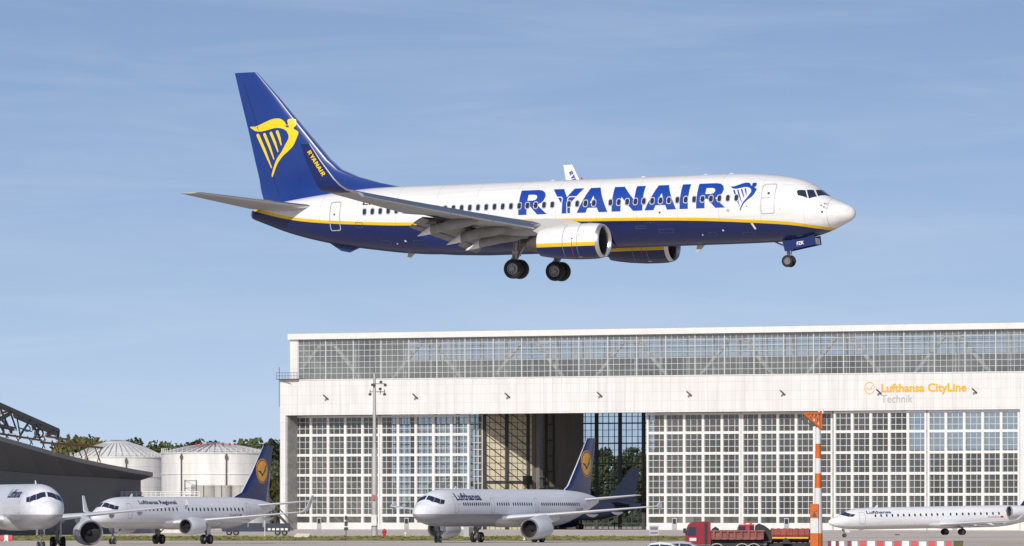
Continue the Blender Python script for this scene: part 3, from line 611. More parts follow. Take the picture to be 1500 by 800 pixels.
def jet(label, loc, heading, L, H, W, zc, wing, eng, fin, stab, gear, paint, side=1, nose=1.0, taper=12.5, windows=(), word=None, sub=None, winglet=None, tail_mat=None, doors=(), rear=False, pitch=0.0, pale=None, reg=None, gear_fair=True):
    """heading in degrees from +X, anticlockwise; loc = ground point under the nose"""
    fu = Fuselage(nose_table(L, H, W, nose, taper)); pale = pale or M_wingl; tail_mat = tail_mat or M_tail
    root = empty('passenger_jet', loc, (0, R_(-pitch), R_(heading)), label, 'airplane')
    off = (0, 0, zc)
    body = fu.build('fuselage', paint, root, na=48, step=.5); body.location = off
    # cockpit glazing
    q = nose
    for s in (-1, 1):
        surf_poly('windshield', fu, [(1.76*q, 87), (1.98*q, 50.5), (2.60*q, 59), (2.54*q, 87)], s, M_glassd, body, .02)
        surf_poly('cockpit_window', fu, [(2.01*q, 49.5), (2.48*q, 25.5), (2.99*q, 40), (2.63*q, 58)], s, M_glassd, body, .02)
        surf_poly('cockpit_window', fu, [(2.53*q, 25.5), (3.15*q, 19), (3.58*q, 31), (3.05*q, 39)], s, M_glassd, body, .02)
    first = None
    for d, z in windows:
        if first is None: first = c = surf_window(fu, d, z, side, .26, .36, body, ring=False); d00 = d
        else: c = first.copy(); COL.objects.link(c); c.parent = body; c.location = (-(d-d00), 0, 0)
    for d0, d1, z0, z1 in doors: door_outline(fu, d0, d1, z0, z1, side, body, .05, r=.15)
    if word:
        txt, d0, d1, z0, z1 = word; g = -1 if side > 0 else 1
        decal('lettering', fit(text_flat(txt, .03), 0, 1, 0, 1), lambda u, v: fu.atz(d0+(d1-d0)*u, z0+(z1-z0)*v, side, .014), M_lhtxt, body, (None, .1))
    if sub:
        txt, d0, d1, z0, z1 = sub
        decal('registration_lettering', fit(text_flat(txt), 0, 1, 0, 1), lambda u, v: fu.atz(d0+(d1-d0)*u, z0+(z1-z0)*v, side, .014), M_tag, body)
        decal('flag_mark', flat_mesh([[(d1+.2, z0), (d1+.7, z0), (d1+.7, z1), (d1+.2, z1)]]), lambda d, z: fu.atz(d, z, side, .014), M_flag1, body)
    # wings: (root LE d, sweep, half span, root chord, kink y, kink chord, tip chord, root z, dihedral)
    le0, sw, hs, rc, ky, kc, tcd, wz, dih = wing; y0 = W*.45
    def LE(y): return le0+sw*(y-y0)
    def WZ(y): return wz+dih*(y-y0)
    def CH(y): return rc+(kc-rc)*(y-y0)/(ky-y0) if y < ky else kc+(tcd-kc)*(y-ky)/(hs-ky)
    for s in (-1, 1):
        mb = MB(); loft(mb, [(LE(y), y, WZ(y), CH(y), (.13-.002*y)*CH(y), 1.5-.15*y, 0) for y in (.4, y0, (y0+ky)/2, ky, ky+(hs-ky)*.33, ky+(hs-ky)*.66, hs)], s, le_mi=1, le_c=.06)
        wg = mb.build('wing', [pale, M_le if pale is not M_jetshade else M_jetshade], root, off)
        if winglet == 'fence':
            mb = MB(); d = LE(hs); z = WZ(hs)
            mb.prism([(-d-.1, z), (-d-.95, z+.5), (-d-1.3, z+.5), (-d-1.5, z), (-d-1.3, z-.4), (-d-1.0, z-.4)], 'y', s*hs-.04, s*hs+.04); mb.build('winglet', M_white, wg)
        elif winglet:
            b = hs; ch = tcd; h = winglet; mb = MB()
            loft(mb, [(LE(b), b, WZ(b), ch, .14, 0, 8), (LE(b)+.2, b+.3, WZ(b)+.1, ch*.9, .12, 0, 35), (LE(b)+.55, b+.55, WZ(b)+.45, ch*.75, .1, 0, 62), (LE(b)+1.0, b+.95, WZ(b)+h, ch*.4, .04, 0, 68)], s, sym=True); mb.build('winglet', pale, wg)
        for y in (ky*.72, ky+(hs-ky)*.28, ky+(hs-ky)*.55):
            mb = MB(); V = []; n = 10; te = LE(y)+CH(y); st = [(-2.2, -.22, .02), (-1.4, -.34, .16), (-.4, -.38, .2), (.3, -.32, .13), (.8, -.25, .02)]
            for dx, dz, r in st: V += [(-(te+dx), s*y+r*.6*math.cos(2*math.pi*i/n), WZ(y)+dz+r*math.sin(2*math.pi*i/n)) for i in range(n)]
            mb.add(V, [(j*n+i, j*n+(i+1) % n, (j+1)*n+(i+1) % n, (j+1)*n+i) for j in range(len(st)-1) for i in range(n)], 0, True); mb.build('flap_fairing', pale, wg)
    # belly fairing under the wing root
    mb = MB(); V = []; na = 20; d0 = le0-1.4; d1 = le0+rc+1.6
    for t_, k in ((0, .02), (.15, .6), (.35, 1), (.7, 1), (.88, .6), (1, .02)):
        d = d0+(d1-d0)*t_
        for i in range(na+1):
            a = math.pi+math.pi*i/na; V.append((-d, (W*.40+W*.14*k)*math.cos(a), wz+.25-(H/2+wz+.05+.28*k)*abs(math.sin(a))**.7))
    nn = na+1; mb.add(V, [(j*nn+i, j*nn+i+1, (j+1)*nn+i+1, (j+1)*nn+i) for j in range(5) for i in range(na)], 0, True); mb.build('belly_fairing', pale, body)
    ed, ey, ez, er, eL = eng
    for s in (-1, 1):
        c = nacelle(root, ed, s*ey, ez, er, eL, pale if paint is not M_jetshade else M_navy, .96); c.location = off
        mb = MB()
        if rear: mb.prism([(-ed-.5*eL*.4, ez-.1), (-ed-eL*.9, ez-.1), (-ed-eL*.85, ez+.12), (-ed-eL*.3, ez+.12)], 'y', s*(W*.3), s*(ey-er*.6))
        else:
            wl = WZ(ey); V = []; st = [(ed+.7, ez+er*.9, ez+er*1.02, .05), (ed+eL*.4, ez+er*.6, ez+er*1.2, .2), (LE(ey)+.4, ez+er*.5, wl+.1, .22), (LE(ey)+CH(ey)*.7, wl-.5, wl-.05, .15)]
            for d, z0, z1, hw in st: V += [(-d, s*ey-hw, z0), (-d, s*ey+hw, z0), (-d, s*ey+hw*.7, z1), (-d, s*ey-hw*.7, z1)]
            mb.add(V, [(j*4+i, j*4+(i+1) % 4, j*4+4+(i+1) % 4, j*4+4+i) for j in range(3) for i in range(4)]+[(0, 1, 2, 3), (12, 13, 14, 15)], 0, True)
        mb.build('engine_pylon', pale, root, off)
    # tail: fin (z, le, te, th) list ; stab (le root, z root, y tip, le tip, z tip, root chord, tip chord)
    mb = MB(); loft(mb, [(le, 0, z, te-le, th, 0, 90) for z, le, te, th in fin], 1, le_mi=1, le_c=.02, sym=True); fo = mb.build('tail_fin', [tail_mat, M_le if tail_mat is not M_jetshade else M_jetshade], root, off)
    zz = [f_[0] for f_ in fin]; fle, fte, fth = [Pch(zz, [f_[k] for f_ in fin]) for k in (1, 2, 3)]
    def fpt(d, z, o): c = (d-fle(z))/(fte(z)-fle(z)); return (-d, side*(half_t(min(max(c, 0), 1))*fth(z)+o), z)
    zt = fin[-1][0]; zb = fin[1][0]; zm = zb+(zt-zb)*.50; dm = fle(zm)*.47+fte(zm)*.53; rr = (fte(zm)-fle(zm))*.36
    if tail_mat is M_tail:
        decal('tail_disc', flat_mesh([circ(0, 0, rr, 28)]), lambda u, v: fpt(dm+u, zm+v, .015), M_gold, fo, (.4, .4))
        cr_ = crane(); g = -1 if side > 0 else 1
        decal('crane_emblem', merge2(([(p[0]*rr, p[1]*rr) for p in cr_[0]], cr_[1]), flat_mesh([circ(0, 0, rr*.93, 28), circ(0, 0, rr*.86, 28)])), lambda u, v: fpt(dm+u, zm+v, .03), M_lhtxt, fo, (.4, .4))
    sl_, sz, sy, slt, szt, src, stc = stab
    for s in (-1, 1):
        mb = MB(); loft(mb, [(sl_, .2, sz, src, .1*src, 0, 0), (slt, sy, szt, stc, .09*stc, 0, 0)], s, le_mi=1, le_c=.05, sym=True); mb.build('tailplane', [pale, M_le if pale is not M_jetshade else M_jetshade], root, off)
    nd, nr, md, my, mr, mw, mg = gear
    nose_gear(root, nd, zc, -H*.42, nr, nr*.55, nr*.62)
    for s in (-1, 1):
        main_gear(root, md, my, zc, wz+.1, mr, mw, mg, s)
        if gear_fair:
            mb = MB(); mb.box(-md-.35, -md+.35, s*(my+.28)-.02, s*(my+.28)+.02, -zc+mr*1.5, wz-.1); mb.build('gear_door', pale, root, off)
    mb = MB(); mb.prism([(-nd+.2, -H*.44), (-nd-.7, -H*.46), (-nd-.6, -H*.62), (-nd+.1, -H*.60)], 'y', -.34, -.30); mb.prism([(-nd+.2, -H*.44), (-nd-.7, -H*.46), (-nd-.6, -H*.62), (-nd+.1, -H*.60)], 'y', .30, .34); mb.build('nose_gear_door', pale, root, off)
    mb = MB(); mb.prism([(-L*.2, H*.49), (-L*.2-.5, H*.49), (-L*.2-.55, H*.49+.35), (-L*.2-.35, H*.49+.35)], 'y', -.03, .03); mb.build('blade_antenna', M_white, body)
    return root, fu, body
def place(px_ng, D, theta, nd):
    """ground point under the nose of a jet heading theta degrees (0 = to the right) whose nose wheel stands at px_ng"""
    h = Vector((math.cos(R_(theta)), math.sin(R_(theta)), 0)); return PX(px_ng, D)+h*nd

def win_row(d0, d1, n, z, skip=()): return [(d0+(d1-d0)*k/(n-1), z) for k in range(n) if k not in skip]
def a320_args(L, ext, le0):
    return dict(L=L, H=4.14, W=3.95, zc=3.85, wing=(le0, .515, 16.6, 7.2, 6.4, 4.1, 1.5, -1.15, .09), eng=(le0-2.2, 5.75, -2.35, 1.2, 4.4),
        fin=[(1.2, L-9.5, L-1.6, .12), (2.1, L-8.4, L-1.7, .42), (2.5, L-7.6, L-1.6, .5), (5, L-5.2, L-1.0, .38), (7.9, L-2.6, L-.35, .16)], stab=(L-6.3, .85, 6.2, L-2.7, 1.45, 4.0, 1.6))
# centre: long jet rolling towards the left, seen from ahead
a = a320_args(44.5, 0, 17.9)
jet('long white grey-bellied jet with navy tail taxiing past the open hangar bay', place(642, 1010, 180+63.3, 5.07), 180+63.3, paint=M_lh, gear=(5.07, .38, 21.97, 3.8, .585, .42, .45),
    windows=win_row(7.4, 13.6, 13, .42)+win_row(15.6, 24.0, 16, .42, (6,))+win_row(26.6, 36.0, 19, .42), word=('Lufthansa', 6.0, 12.1, .82, 1.62), doors=[(5.3, 6.2, -.6, 1.25), (14.1, 14.9, -.6, 1.1), (25.0, 25.7, -.5, 1.1)], sub=('D-AISX', 35.6, 37.2, -.35, -.05), winglet='fence', **a)
# far left: nose-on jet, cut by the frame
a = a320_args(37.57, 0, 13.6)
jet('white jet facing the camera nose-on at the left edge', place(60, 828, -90+13, 5.07), -90+13, paint=M_lh, gear=(5.07, .38, 17.71, 3.8, .585, .42, .45), side=-1,
    windows=(), word=('Lufthansa', 12.3, 6.0, .82, 1.62), doors=[(5.3, 6.2, -.6, 1.25)], winglet='fence', **a)
# left: shorter jet with upturned winglets
L = 36.24
jet('mid-size white jet with upturned winglets and navy tail in front of the tanks', place(165, 960, 180+60.2, 3.9), 180+60.2, L, 3.35, 3.01, 3.3, (13.4, .50, 13.3, 5.6, 4.9, 3.4, 1.2, -1.05, .095), (11.2, 4.3, -1.45, .88, 3.3),
    [(1.0, L-9.6, L-1.5, .1), (1.75, L-8.2, L-1.5, .34), (2.2, L-6.8, L-1.4, .44), (4.3, L-4.7, L-.9, .32), (7.2, L-2.2, L-.1, .14)], (L-5.2, .75, 6.0, L-2.2, 1.3, 3.2, 1.3), (3.9, .33, 17.73, 2.97, .52, .36, .38), M_lh2, nose=.9, taper=11,
    windows=win_row(8.0, 27.4, 26, .38, (9, 10)), word=('Lufthansa Regional', 7.2, 14.6, .78, 1.32), sub=('D-AECE', 24.8, 26.6, -.42, -.14), winglet=1.75, doors=[(4.6, 5.4, -.6, 1.0), (28.4, 29.2, -.6, 1.0)])
# right: slim jet with engines on the rear fuselage and a T-tail
L = 36.6
fin = [(.9, L-6.6, L-.6, .12), (1.4, L-6.0, L-.4, .4), (3.2, L-4.3, L+.5, .34), (4.75, L-2.9, L+1.0, .26)]
jet('slim white jet with rear engine rolling along the right side of the hangar', place(1237, 1225, 180+31, 2.5), 180+31, L, 2.92, 2.72, 2.42, (16.7, .46, 11.9, 4.6, 3.9, 3.0, 1.1, -.95, .045), (27.4, 2.15, .60, .80, 3.6),
    fin, (L-3.0, 4.7, 4.2, L-1.0, 4.85, 2.8, 1.3), (2.5, .24, 19.9, 2.05, .42, .3, .3), M_lh2, nose=1.0, taper=10.5, windows=win_row(6.6, 17.4, 13, .38)+win_row(18.6, 26.4, 9, .38), word=('Lufthansa', 5.3, 9.2, .64, 1.02), sub=('D-ACKG', 24.6, 26.4, -.2, .03), winglet=.95, doors=[(4.1, 5.0, -.7, .85)], rear=True, pitch=-.9, gear_fair=False)

# ------------------------------------------------------------------ ground
M_conc = mat('apron_concrete', (.66, .58, .505), .9, spec=.08, var=.18, scale=.02, bump=.1)
M_taxi = mat('taxiway_asphalt', (.60, .53, .465), .9, spec=.08, var=.25, scale=.03, stretch=(.3, 1, 1))
M_road = mat('service_road', (.12, .12, .12), .9, var=.2, scale=.1)
M_grass = mat('grass', (.20, .195, .05), .95, var=.55, scale=.25, bump=.6, stretch=(.25, 1, 1))
M_yline = mat('yellow_line_paint', (.6, .42, .03), .7, var=.2, scale=.4)
mb = MB(); ys_ = [-3000, 200, 640, 655, 775, 800, 1500, 4000, 30000]; zs_ = [-.15, -.15, -.15, -.15, -.15, 0, 0, 0, 0]
V = []
for y, z in zip(ys_, zs_): V += [(-25000, y, z), (-700, y, z), (700, y, z), (25000, y, z)]
mb.add(V, [(j*4+i, j*4+i+1, j*4+4+i+1, j*4+4+i) for j in range(len(ys_)-1) for i in range(3)])
tag(mb.build('ground', M_conc), kind='structure')
mb = MB(); mb.box(-600, 600, 905, 1085, -.2, .02); tag(mb.build('taxiway', M_taxi), kind='structure')
mb = MB(); mb.box(-600, 600, 560, 772, -.5, -.13); tag(mb.build('service_road', M_road), kind='structure')
mb = MB()
for x0, x1, y in ((-600, 600, 995),): mb.box(x0, x1, y-.15, y+.15, -.1, .03)
tag(mb.build('taxiway_centre_line', M_yline), kind='structure')
mb = MB(); q = [PX(1446, 958), PX(1530, 998), PX(1530, 986), PX(1452, 956)]; mb.prism([(p.x, p.y) for p in q], 'z', -.1, .034); tag(mb.build('apron_turn_line', M_yline), kind='structure')
mb = MB(); mb.box(-24000, 24000, 2130, 29000, -.2, .05); tag(mb.build('field', mat('far_field', (.10, .115, .045), .95, var=.3, scale=.01)), kind='structure')
# grass strip with a ragged edge and tufts
mb = MB(); V = []; xs = np.linspace(-300, 26, 180)
for x in xs: V += [(x, 1096+random.uniform(-2.5, 2.5), .03), (x, 1180, .06), (x, 1272+random.uniform(-8, 8), .03)]
mb.add(V, [(i*3+k, i*3+3+k, i*3+4+k, i*3+1+k) for i in range(len(xs)-1) for k in (0, 1)])
for _ in range(6000):
    x = random.uniform(-110, 26); y = random.uniform(1096, 1270); h = random.uniform(.05, .22); a = random.uniform(0, 3.14); dx, dy = .35*math.cos(a), .35*math.sin(a)
    mb.add([(x-dx, y-dy, .03), (x+dx, y+dy, .03), (x+dx*.6, y+dy*.6, h), (x-dx*.4, y-dy*.4, h*.8)], [(0, 1, 2, 3)])
tag(mb.build('grass', M_grass), 'strip of short yellowish green grass between the taxiway and the apron', 'grass', kind='stuff')

# ------------------------------------------------------------------ big hangar
PSI = 38.3; HC, HS = math.cos(R_(PSI)), math.sin(R_(PSI)); HX, HY_ = -44.7, 1776.0
def U(px, t=0.0):
    p = (px-750)/FPX; return (p*(HY_+HC*t)-HX-HS*t)/(HC+p*HS)
def panel_mat(name, col, pu, pz, jcol=.82):
    m = mat(name, col, .5, var=0); t = m.node_tree; b = t.nodes['Principled BSDF']
    tcn = t.nodes.new('ShaderNodeTexCoord'); sx = t.nodes.new('ShaderNodeSeparateXYZ'); t.links.new(tcn.outputs['Object'], sx.inputs['Vector'])
    outs = []
    for ax, pitch, wd in (('X', pu, .10), ('Z', pz, .07)):
        dv = t.nodes.new('ShaderNodeMath'); dv.operation = 'DIVIDE'; dv.inputs[1].default_value = pitch; t.links.new(sx.outputs[ax], dv.inputs[0])
        fr = t.nodes.new('ShaderNodeMath'); fr.operation = 'FRACT'; t.links.new(dv.outputs[0], fr.inputs[0])
        lt = t.nodes.new('ShaderNodeMath'); lt.operation = 'LESS_THAN'; lt.inputs[1].default_value = wd/pitch; t.links.new(fr.outputs[0], lt.inputs[0]); outs.append(lt.outputs[0])
    mxn = t.nodes.new('ShaderNodeMath'); mxn.operation = 'MAXIMUM'; t.links.new(outs[0], mxn.inputs[0]); t.links.new(outs[1], mxn.inputs[1])
    sn = t.nodes.new('ShaderNodeVectorMath'); sn.operation = 'SNAP'; sn.inputs[1].default_value = (pu, 50, pz); t.links.new(tcn.outputs['Object'], sn.inputs[0])
    wn = t.nodes.new('ShaderNodeTexWhiteNoise'); t.links.new(sn.outputs['Vector'], wn.inputs['Vector'])
    nz_ = t.nodes.new('ShaderNodeTexNoise'); nz_.inputs['Scale'].default_value = .25; nz_.inputs['Detail'].default_value = 6; t.links.new(tcn.outputs['Object'], nz_.inputs['Vector'])
    ad = t.nodes.new('ShaderNodeMath'); ad.operation = 'ADD'; t.links.new(wn.outputs['Value'], ad.inputs[0]); t.links.new(nz_.outputs['Fac'], ad.inputs[1])
    mr = t.nodes.new('ShaderNodeMapRange'); mr.inputs['From Max'].default_value = 2; mr.inputs['To Min'].default_value = .93; mr.inputs['To Max'].default_value = 1.04; t.links.new(ad.outputs[0], mr.inputs['Value'])
    m1 = t.nodes.new('ShaderNodeMix'); m1.data_type = 'RGBA'; m1.inputs[6].default_value = (*col, 1); m1.inputs[7].default_value = (col[0]*jcol, col[1]*jcol*.97, col[2]*jcol*.94, 1); t.links.new(mxn.outputs[0], m1.inputs[0])
    ms = t.nodes.new('ShaderNodeMapping'); ms.inputs['Scale'].default_value = (1.1, 1.1, .06); t.links.new(tcn.outputs['Object'], ms.inputs['Vector'])
    ns = t.nodes.new('ShaderNodeTexNoise'); ns.inputs['Scale'].default_value = 1.0; ns.inputs['Detail'].default_value = 7; t.links.new(ms.outputs['Vector'], ns.inputs['Vector'])
    rs = t.nodes.new('ShaderNodeMapRange'); rs.inputs['From Min'].default_value = .35; rs.inputs['From Max'].default_value = .7; rs.inputs['To Min'].default_value = 1.03; rs.inputs['To Max'].default_value = .88; t.links.new(ns.outputs['Fac'], rs.inputs['Value'])
    mu = t.nodes.new('ShaderNodeMath'); mu.operation = 'MULTIPLY'; t.links.new(rs.outputs['Result'], mu.inputs[0]); t.links.new(mr.outputs['Result'], mu.inputs[1])
    vm = t.nodes.new('ShaderNodeVectorMath'); vm.operation = 'MULTIPLY'; t.links.new(m1.outputs[2], vm.inputs[0]); t.links.new(mu.outputs[0], vm.inputs[1]); t.links.new(vm.outputs['Vector'], b.inputs['Base Color'])
    return m
def glass_mat(name, tint, refl, pu, pz, rough=.03, dust=0.0):
    m = bpy.data.materials.new(name); m.use_nodes = True; t = m.node_tree
    for n in list(t.nodes): t.nodes.remove(n)
    o = t.nodes.new('ShaderNodeOutputMaterial'); mixs = t.nodes.new('ShaderNodeMixShader'); tr = t.nodes.new('ShaderNodeBsdfTransparent'); gl = t.nodes.new('ShaderNodeBsdfGlossy'); gl.inputs['Roughness'].default_value = rough
    tcn = t.nodes.new('ShaderNodeTexCoord'); sn = t.nodes.new('ShaderNodeVectorMath'); sn.operation = 'SNAP'; sn.inputs[1].default_value = (pu, 50, pz); t.links.new(tcn.outputs['Object'], sn.inputs[0])
    wn = t.nodes.new('ShaderNodeTexWhiteNoise'); t.links.new(sn.outputs['Vector'], wn.inputs['Vector'])
    mr = t.nodes.new('ShaderNodeMapRange'); mr.inputs['To Min'].default_value = .9; mr.inputs['To Max'].default_value = 1.06; t.links.new(wn.outputs['Value'], mr.inputs['Value'])
    vm = t.nodes.new('ShaderNodeVectorMath'); vm.operation = 'MULTIPLY'; vm.inputs[0].default_value = tint; t.links.new(mr.outputs['Result'], vm.inputs[1]); t.links.new(vm.outputs['Vector'], tr.inputs['Color'])
    # each pane leans a little, so its reflection differs
    ge = t.nodes.new('ShaderNodeNewGeometry'); sc = t.nodes.new('ShaderNodeVectorMath'); sc.operation = 'MULTIPLY_ADD'; sc.inputs[1].default_value = (.02, .02, .02); sc.inputs[2].default_value = (-.01, -.01, -.01)
    t.links.new(wn.outputs['Color'], sc.inputs[0]); ad = t.nodes.new('ShaderNodeVectorMath'); ad.operation = 'ADD'; t.links.new(ge.outputs['Normal'], ad.inputs[0]); t.links.new(sc.outputs['Vector'], ad.inputs[1])
    nm = t.nodes.new('ShaderNodeVectorMath'); nm.operation = 'NORMALIZE'; t.links.new(ad.outputs['Vector'], nm.inputs[0]); t.links.new(nm.outputs['Vector'], gl.inputs['Normal'])
    mixs.inputs[0].default_value = refl
    t.links.new(tr.outputs[0], mixs.inputs[1]); t.links.new(gl.outputs[0], mixs.inputs[2]); 
    if dust:   # a film of dust on the panes
        df = t.nodes.new('ShaderNodeBsdfDiffuse'); df.inputs['Color'].default_value = (.46, .48, .46, 1); m2 = t.nodes.new('ShaderNodeMixShader'); m2.inputs[0].default_value = dust
        nq = t.nodes.new('ShaderNodeTexNoise'); nq.inputs['Scale'].default_value = .09; nq.inputs['Detail'].default_value = 3; t.links.new(sn.outputs['Vector'], nq.inputs['Vector'])
        nr_ = t.nodes.new('ShaderNodeMapRange'); nr_.inputs['From Min'].default_value = .3; nr_.inputs['From Max'].default_value = .7; nr_.inputs['To Min'].default_value = dust*.55; nr_.inputs['To Max'].default_value = dust*1.45
        t.links.new(nq.outputs['Fac'], nr_.inputs['Value']); t.links.new(nr_.outputs['Result'], m2.inputs[0])
        t.links.new(mixs.outputs[0], m2.inputs[1]); t.links.new(df.outputs[0], m2.inputs[2]); t.links.new(m2.outputs[0], o.inputs['Surface'])
    else: t.links.new(mixs.outputs[0], o.inputs['Surface'])
    return m
M_clad = panel_mat('white_cladding', (.75, .735, .71), 2.15, 1.72)
M_frame = mat('white_door_frame', (.74, .73, .70), .45, var=.08, scale=.5)
M_mull = mat('glazing_bar', (.55, .56, .56), .5, var=.05)
M_glass = glass_mat('door_glass', (.60, .64, .62), .10, 1.4, 1.28, dust=.12)
M_glass2 = glass_mat('clerestory_glass', (.70, .73, .73), .10, 1.37, 1.1, dust=.26)
M_back = glass_mat('rear_glass', (.74, .80, .84), .06, 1.4, 1.28)
M_int = mat('interior_lining', (.80, .72, .52), .8, var=.12, scale=.3)
M_int2 = mat('interior_brown_sheet', (.27, .23, .19), .7, var=.2, scale=.4, stretch=(6, 6, .3))
M_dsteel = mat('dark_steel', (.075, .073, .072), .6, var=.2)
M_roof = mat('roof_felt', (.35, .35, .34), .8, var=.15)
M_floor = mat('hangar_floor', (.30, .29, .27), .5, var=.15, scale=.1)
M_truss = mat('roof_truss_paint', (.72, .72, .69), .6, var=.1)
ZT, ZF, ZP = 22.0, 28.7, 36.6          # door head, fascia top, clerestory top
UE = 205.0                             # length of the building
DEP = 32.5
hg = empty('hangar', (HX, HY_, 0), (0, 0, R_(-PSI)), 'long white aircraft hangar with gridded glass doors and a glazed upper storey', 'hangar')
uj = U(418); ujr = U(1494)
mb = MB(); mb.box(0, UE, 0, 1.2, ZT, ZF); fas = mb.build('fascia', M_clad, hg)
mb = MB(); mb.box(-.06, UE, -.12, 1.0, ZF, ZF+.18); mb.build('ledge', M_frame, fas)
mb = MB(); mb.box(0, uj, 0, 6, 0, ZT-.003); mb.build('door_jamb', M_clad, hg)
mb = MB(); mb.box(ujr, UE, 0, 6, 0, ZT-.003); mb.build('door_jamb', M_clad, hg)
mb = MB(); mb.box(uj+.002, uj+.25, .5, 5.9, 0, ZT-.01); mb.build('jamb_shade', M_flap, hg)  # dark sheet over the white jamb return, its dim light put into the grey
mb = MB(); mb.box(0, .5, 6, DEP, 0, ZF-.2); mb.build('end_wall', M_int, hg)
mb = MB(); mb.box(UE-.5, UE, 6, DEP, 0, ZF-.2); mb.build('end_wall', M_int, hg)
mb = MB(); mb.box(0, UE, 1.2, DEP+4, ZF-.45, ZF-.002); mb.build('added_ceiling', M_dsteel, hg)  # deck added to keep clerestory sun off the rear wall
mb = MB(); mb.box(0, UE, 1.2, 6.2, ZT, ZT+.6); mb.build('door_track_soffit', M_dsteel, hg)
mb = MB(); mb.box(uj+.3, ujr-.05, 1.0, DEP, 0.0, .06); mb.build('hangar_floor', M_floor, hg)
# upper storey
u0 = U(425, 1.5)
mb = MB(); mb.box(u0, U(436, 1.5), 1.5, DEP+2, ZF, ZP-.002); mb.build('end_pier', M_clad, hg)
mb = MB(); mb.box(u0-.15, UE, .9, DEP+4.3, ZP, ZP+1.1); par = mb.build('parapet', M_frame, hg)
mb = MB(); mb.box(u0+.2, UE-.3, 1.6, DEP+3.8, ZP+1.1, ZP+1.2); mb.build('roof', M_roof, hg)
ug0 = U(436, 1.5)+.02
mb = MB(); mb.add([(ug0, 1.75, ZF+.15), (UE, 1.75, ZF+.15), (UE, 1.75, ZP), (ug0, 1.75, ZP)], [(0, 1, 2, 3)]); cl = mb.build('clerestory_glazing', M_glass2, hg)
mb = MB(); k = ug0; i = 0
while k < UE:
    wd = .22 if i % 5 == 0 else .07; mb.box(k-wd/2, k+wd/2, 1.62, 1.9 if i % 5 == 0 else 1.74, ZF+.15, ZP); k += 1.37; i += 1
for j in range(8): z = ZF+.15+j*(ZP-ZF-.15)/7; mb.box(ug0, UE, 1.66, 1.735, z-.05, z+.05)
mb.build('clerestory_bars', M_mull, cl)
mb = MB(); k = ug0+6; per = 24.6
while k < UE-10:      # roof truss just behind the glass
    for s in (-1, 1):
        x0, x1 = k+s*1.2, k+s*8.3; V = []
        for dx in (-.42, .42):
            for dy in (3.0, 3.5): V += [(x0+dx, dy, ZP-.6), (x1+dx, dy, ZF+.2)]
        mb.add(V, [(0, 1, 5, 4), (2, 6, 7, 3), (0, 2, 3, 1), (4, 5, 7, 6)])
    mb.box(k-1.6, k+1.6, 2.9, 3.6, ZP-1.3, ZP-.3)
    for q in (-6.15, 0, 6.15, 12.3): mb.box(k+q-.16, k+q+.16, 4.2, 4.5, ZF, ZP)
    k += per
mb.box(ug0, UE, 3.0, 3.5, ZP-.5, ZP-.1)
mb.build('roof_truss', M_truss, hg)
zm = ZF+4.3
mb = MB(); mb.box(u0, UE, DEP+1.7, DEP+2, ZF, zm); mb.build('rear_wall', M_int2, hg)
mb = MB(); mb.add([(u0, DEP+1.85, zm), (UE, DEP+1.85, zm), (UE, DEP+1.85, ZP), (u0, DEP+1.85, ZP)], [(0, 1, 2, 3)]); rg = mb.build('rear_glazing', M_back, hg)
mb = MB(); k = u0
while k < UE: mb.box(k-.06, k+.06, DEP+1.75, DEP+1.84, zm, ZP); k += 2.7
for j in range(1, 4): z = zm+j*(ZP-zm)/4; mb.box(u0, UE, DEP+1.74, DEP+1.83, z-.05, z+.05)
mb.build('glazing_bars', M_mull, rg)
# doors: (px left, px right, recess)
rows = [2.75, 6.6, 10.45, 14.3, 18.15, ZT-.1]
leaves = [(430, 556, 3.3), (556.8, 687, 3.3), (947, 1085, 2.3), (1085.8, 1219.5, 2.3), (1221, 1357, .9), (1358.5, 1493.5, .9)]
for pa, pb, t in leaves:
    ua, ub = U(pa, t), U(pb, t); nb = 5; bw = (ub-ua)/nb
    mb = MB()
    for i in range(nb+1):
        u = ua+i*bw; hw = .28 if 0 < i < nb else .22; c = min(max(u, ua+.22), ub-.22); mb.box(c-hw, c+hw, t, t+.45, 1.2, ZT-.12)
    mb.box(ua, ub, t+.002, t+.448, .05, 1.2)
    for z in rows[:-1]: mb.box(ua, ub, t+.004, t+.444, z-.25, z+.25)
    mb.box(ua, ub, t+.004, t+.444, ZT-.5, ZT-.1); mb.box(ua, ub, t+.006, t+.44, 1.18, 1.35)
    dr = mb.build('hangar_door', M_frame, hg)
    mb = MB(); mb.add([(ua, t+.25, 1.2), (ub, t+.25, 1.2), (ub, t+.25, ZT-.2), (ua, t+.25, ZT-.2)], [(0, 1, 2, 3)]); mb.build('door_glass', M_glass, dr)
    mb = MB()
    for i in range(nb):
        for q in (1, 2): u = ua+i*bw+bw*q/3; mb.box(u-.06, u+.06, t+.12, t+.24, 2.9, ZT-.3)
    for j in range(5):
        for q in (1, 2): z = rows[j]+(rows[j+1]-rows[j])*q/3; mb.box(ua+.1, ub-.1, t+.13, t+.235, z-.06, z+.06)
    mb.build('glazing_bars', M_mull, dr)
    # wicket door
    mb = MB(); u = ua+bw*(1.5 if pa != 1085.8 else 2.5); mb.box(u-.55, u+.55, t-.05, t-.002, .1, 2.3); mb.box(u-.35, u+.35, t-.08, t-.05, 1.2, 2.1, 1); mb.build('wicket_door', [M_wing, M_glassd], dr)
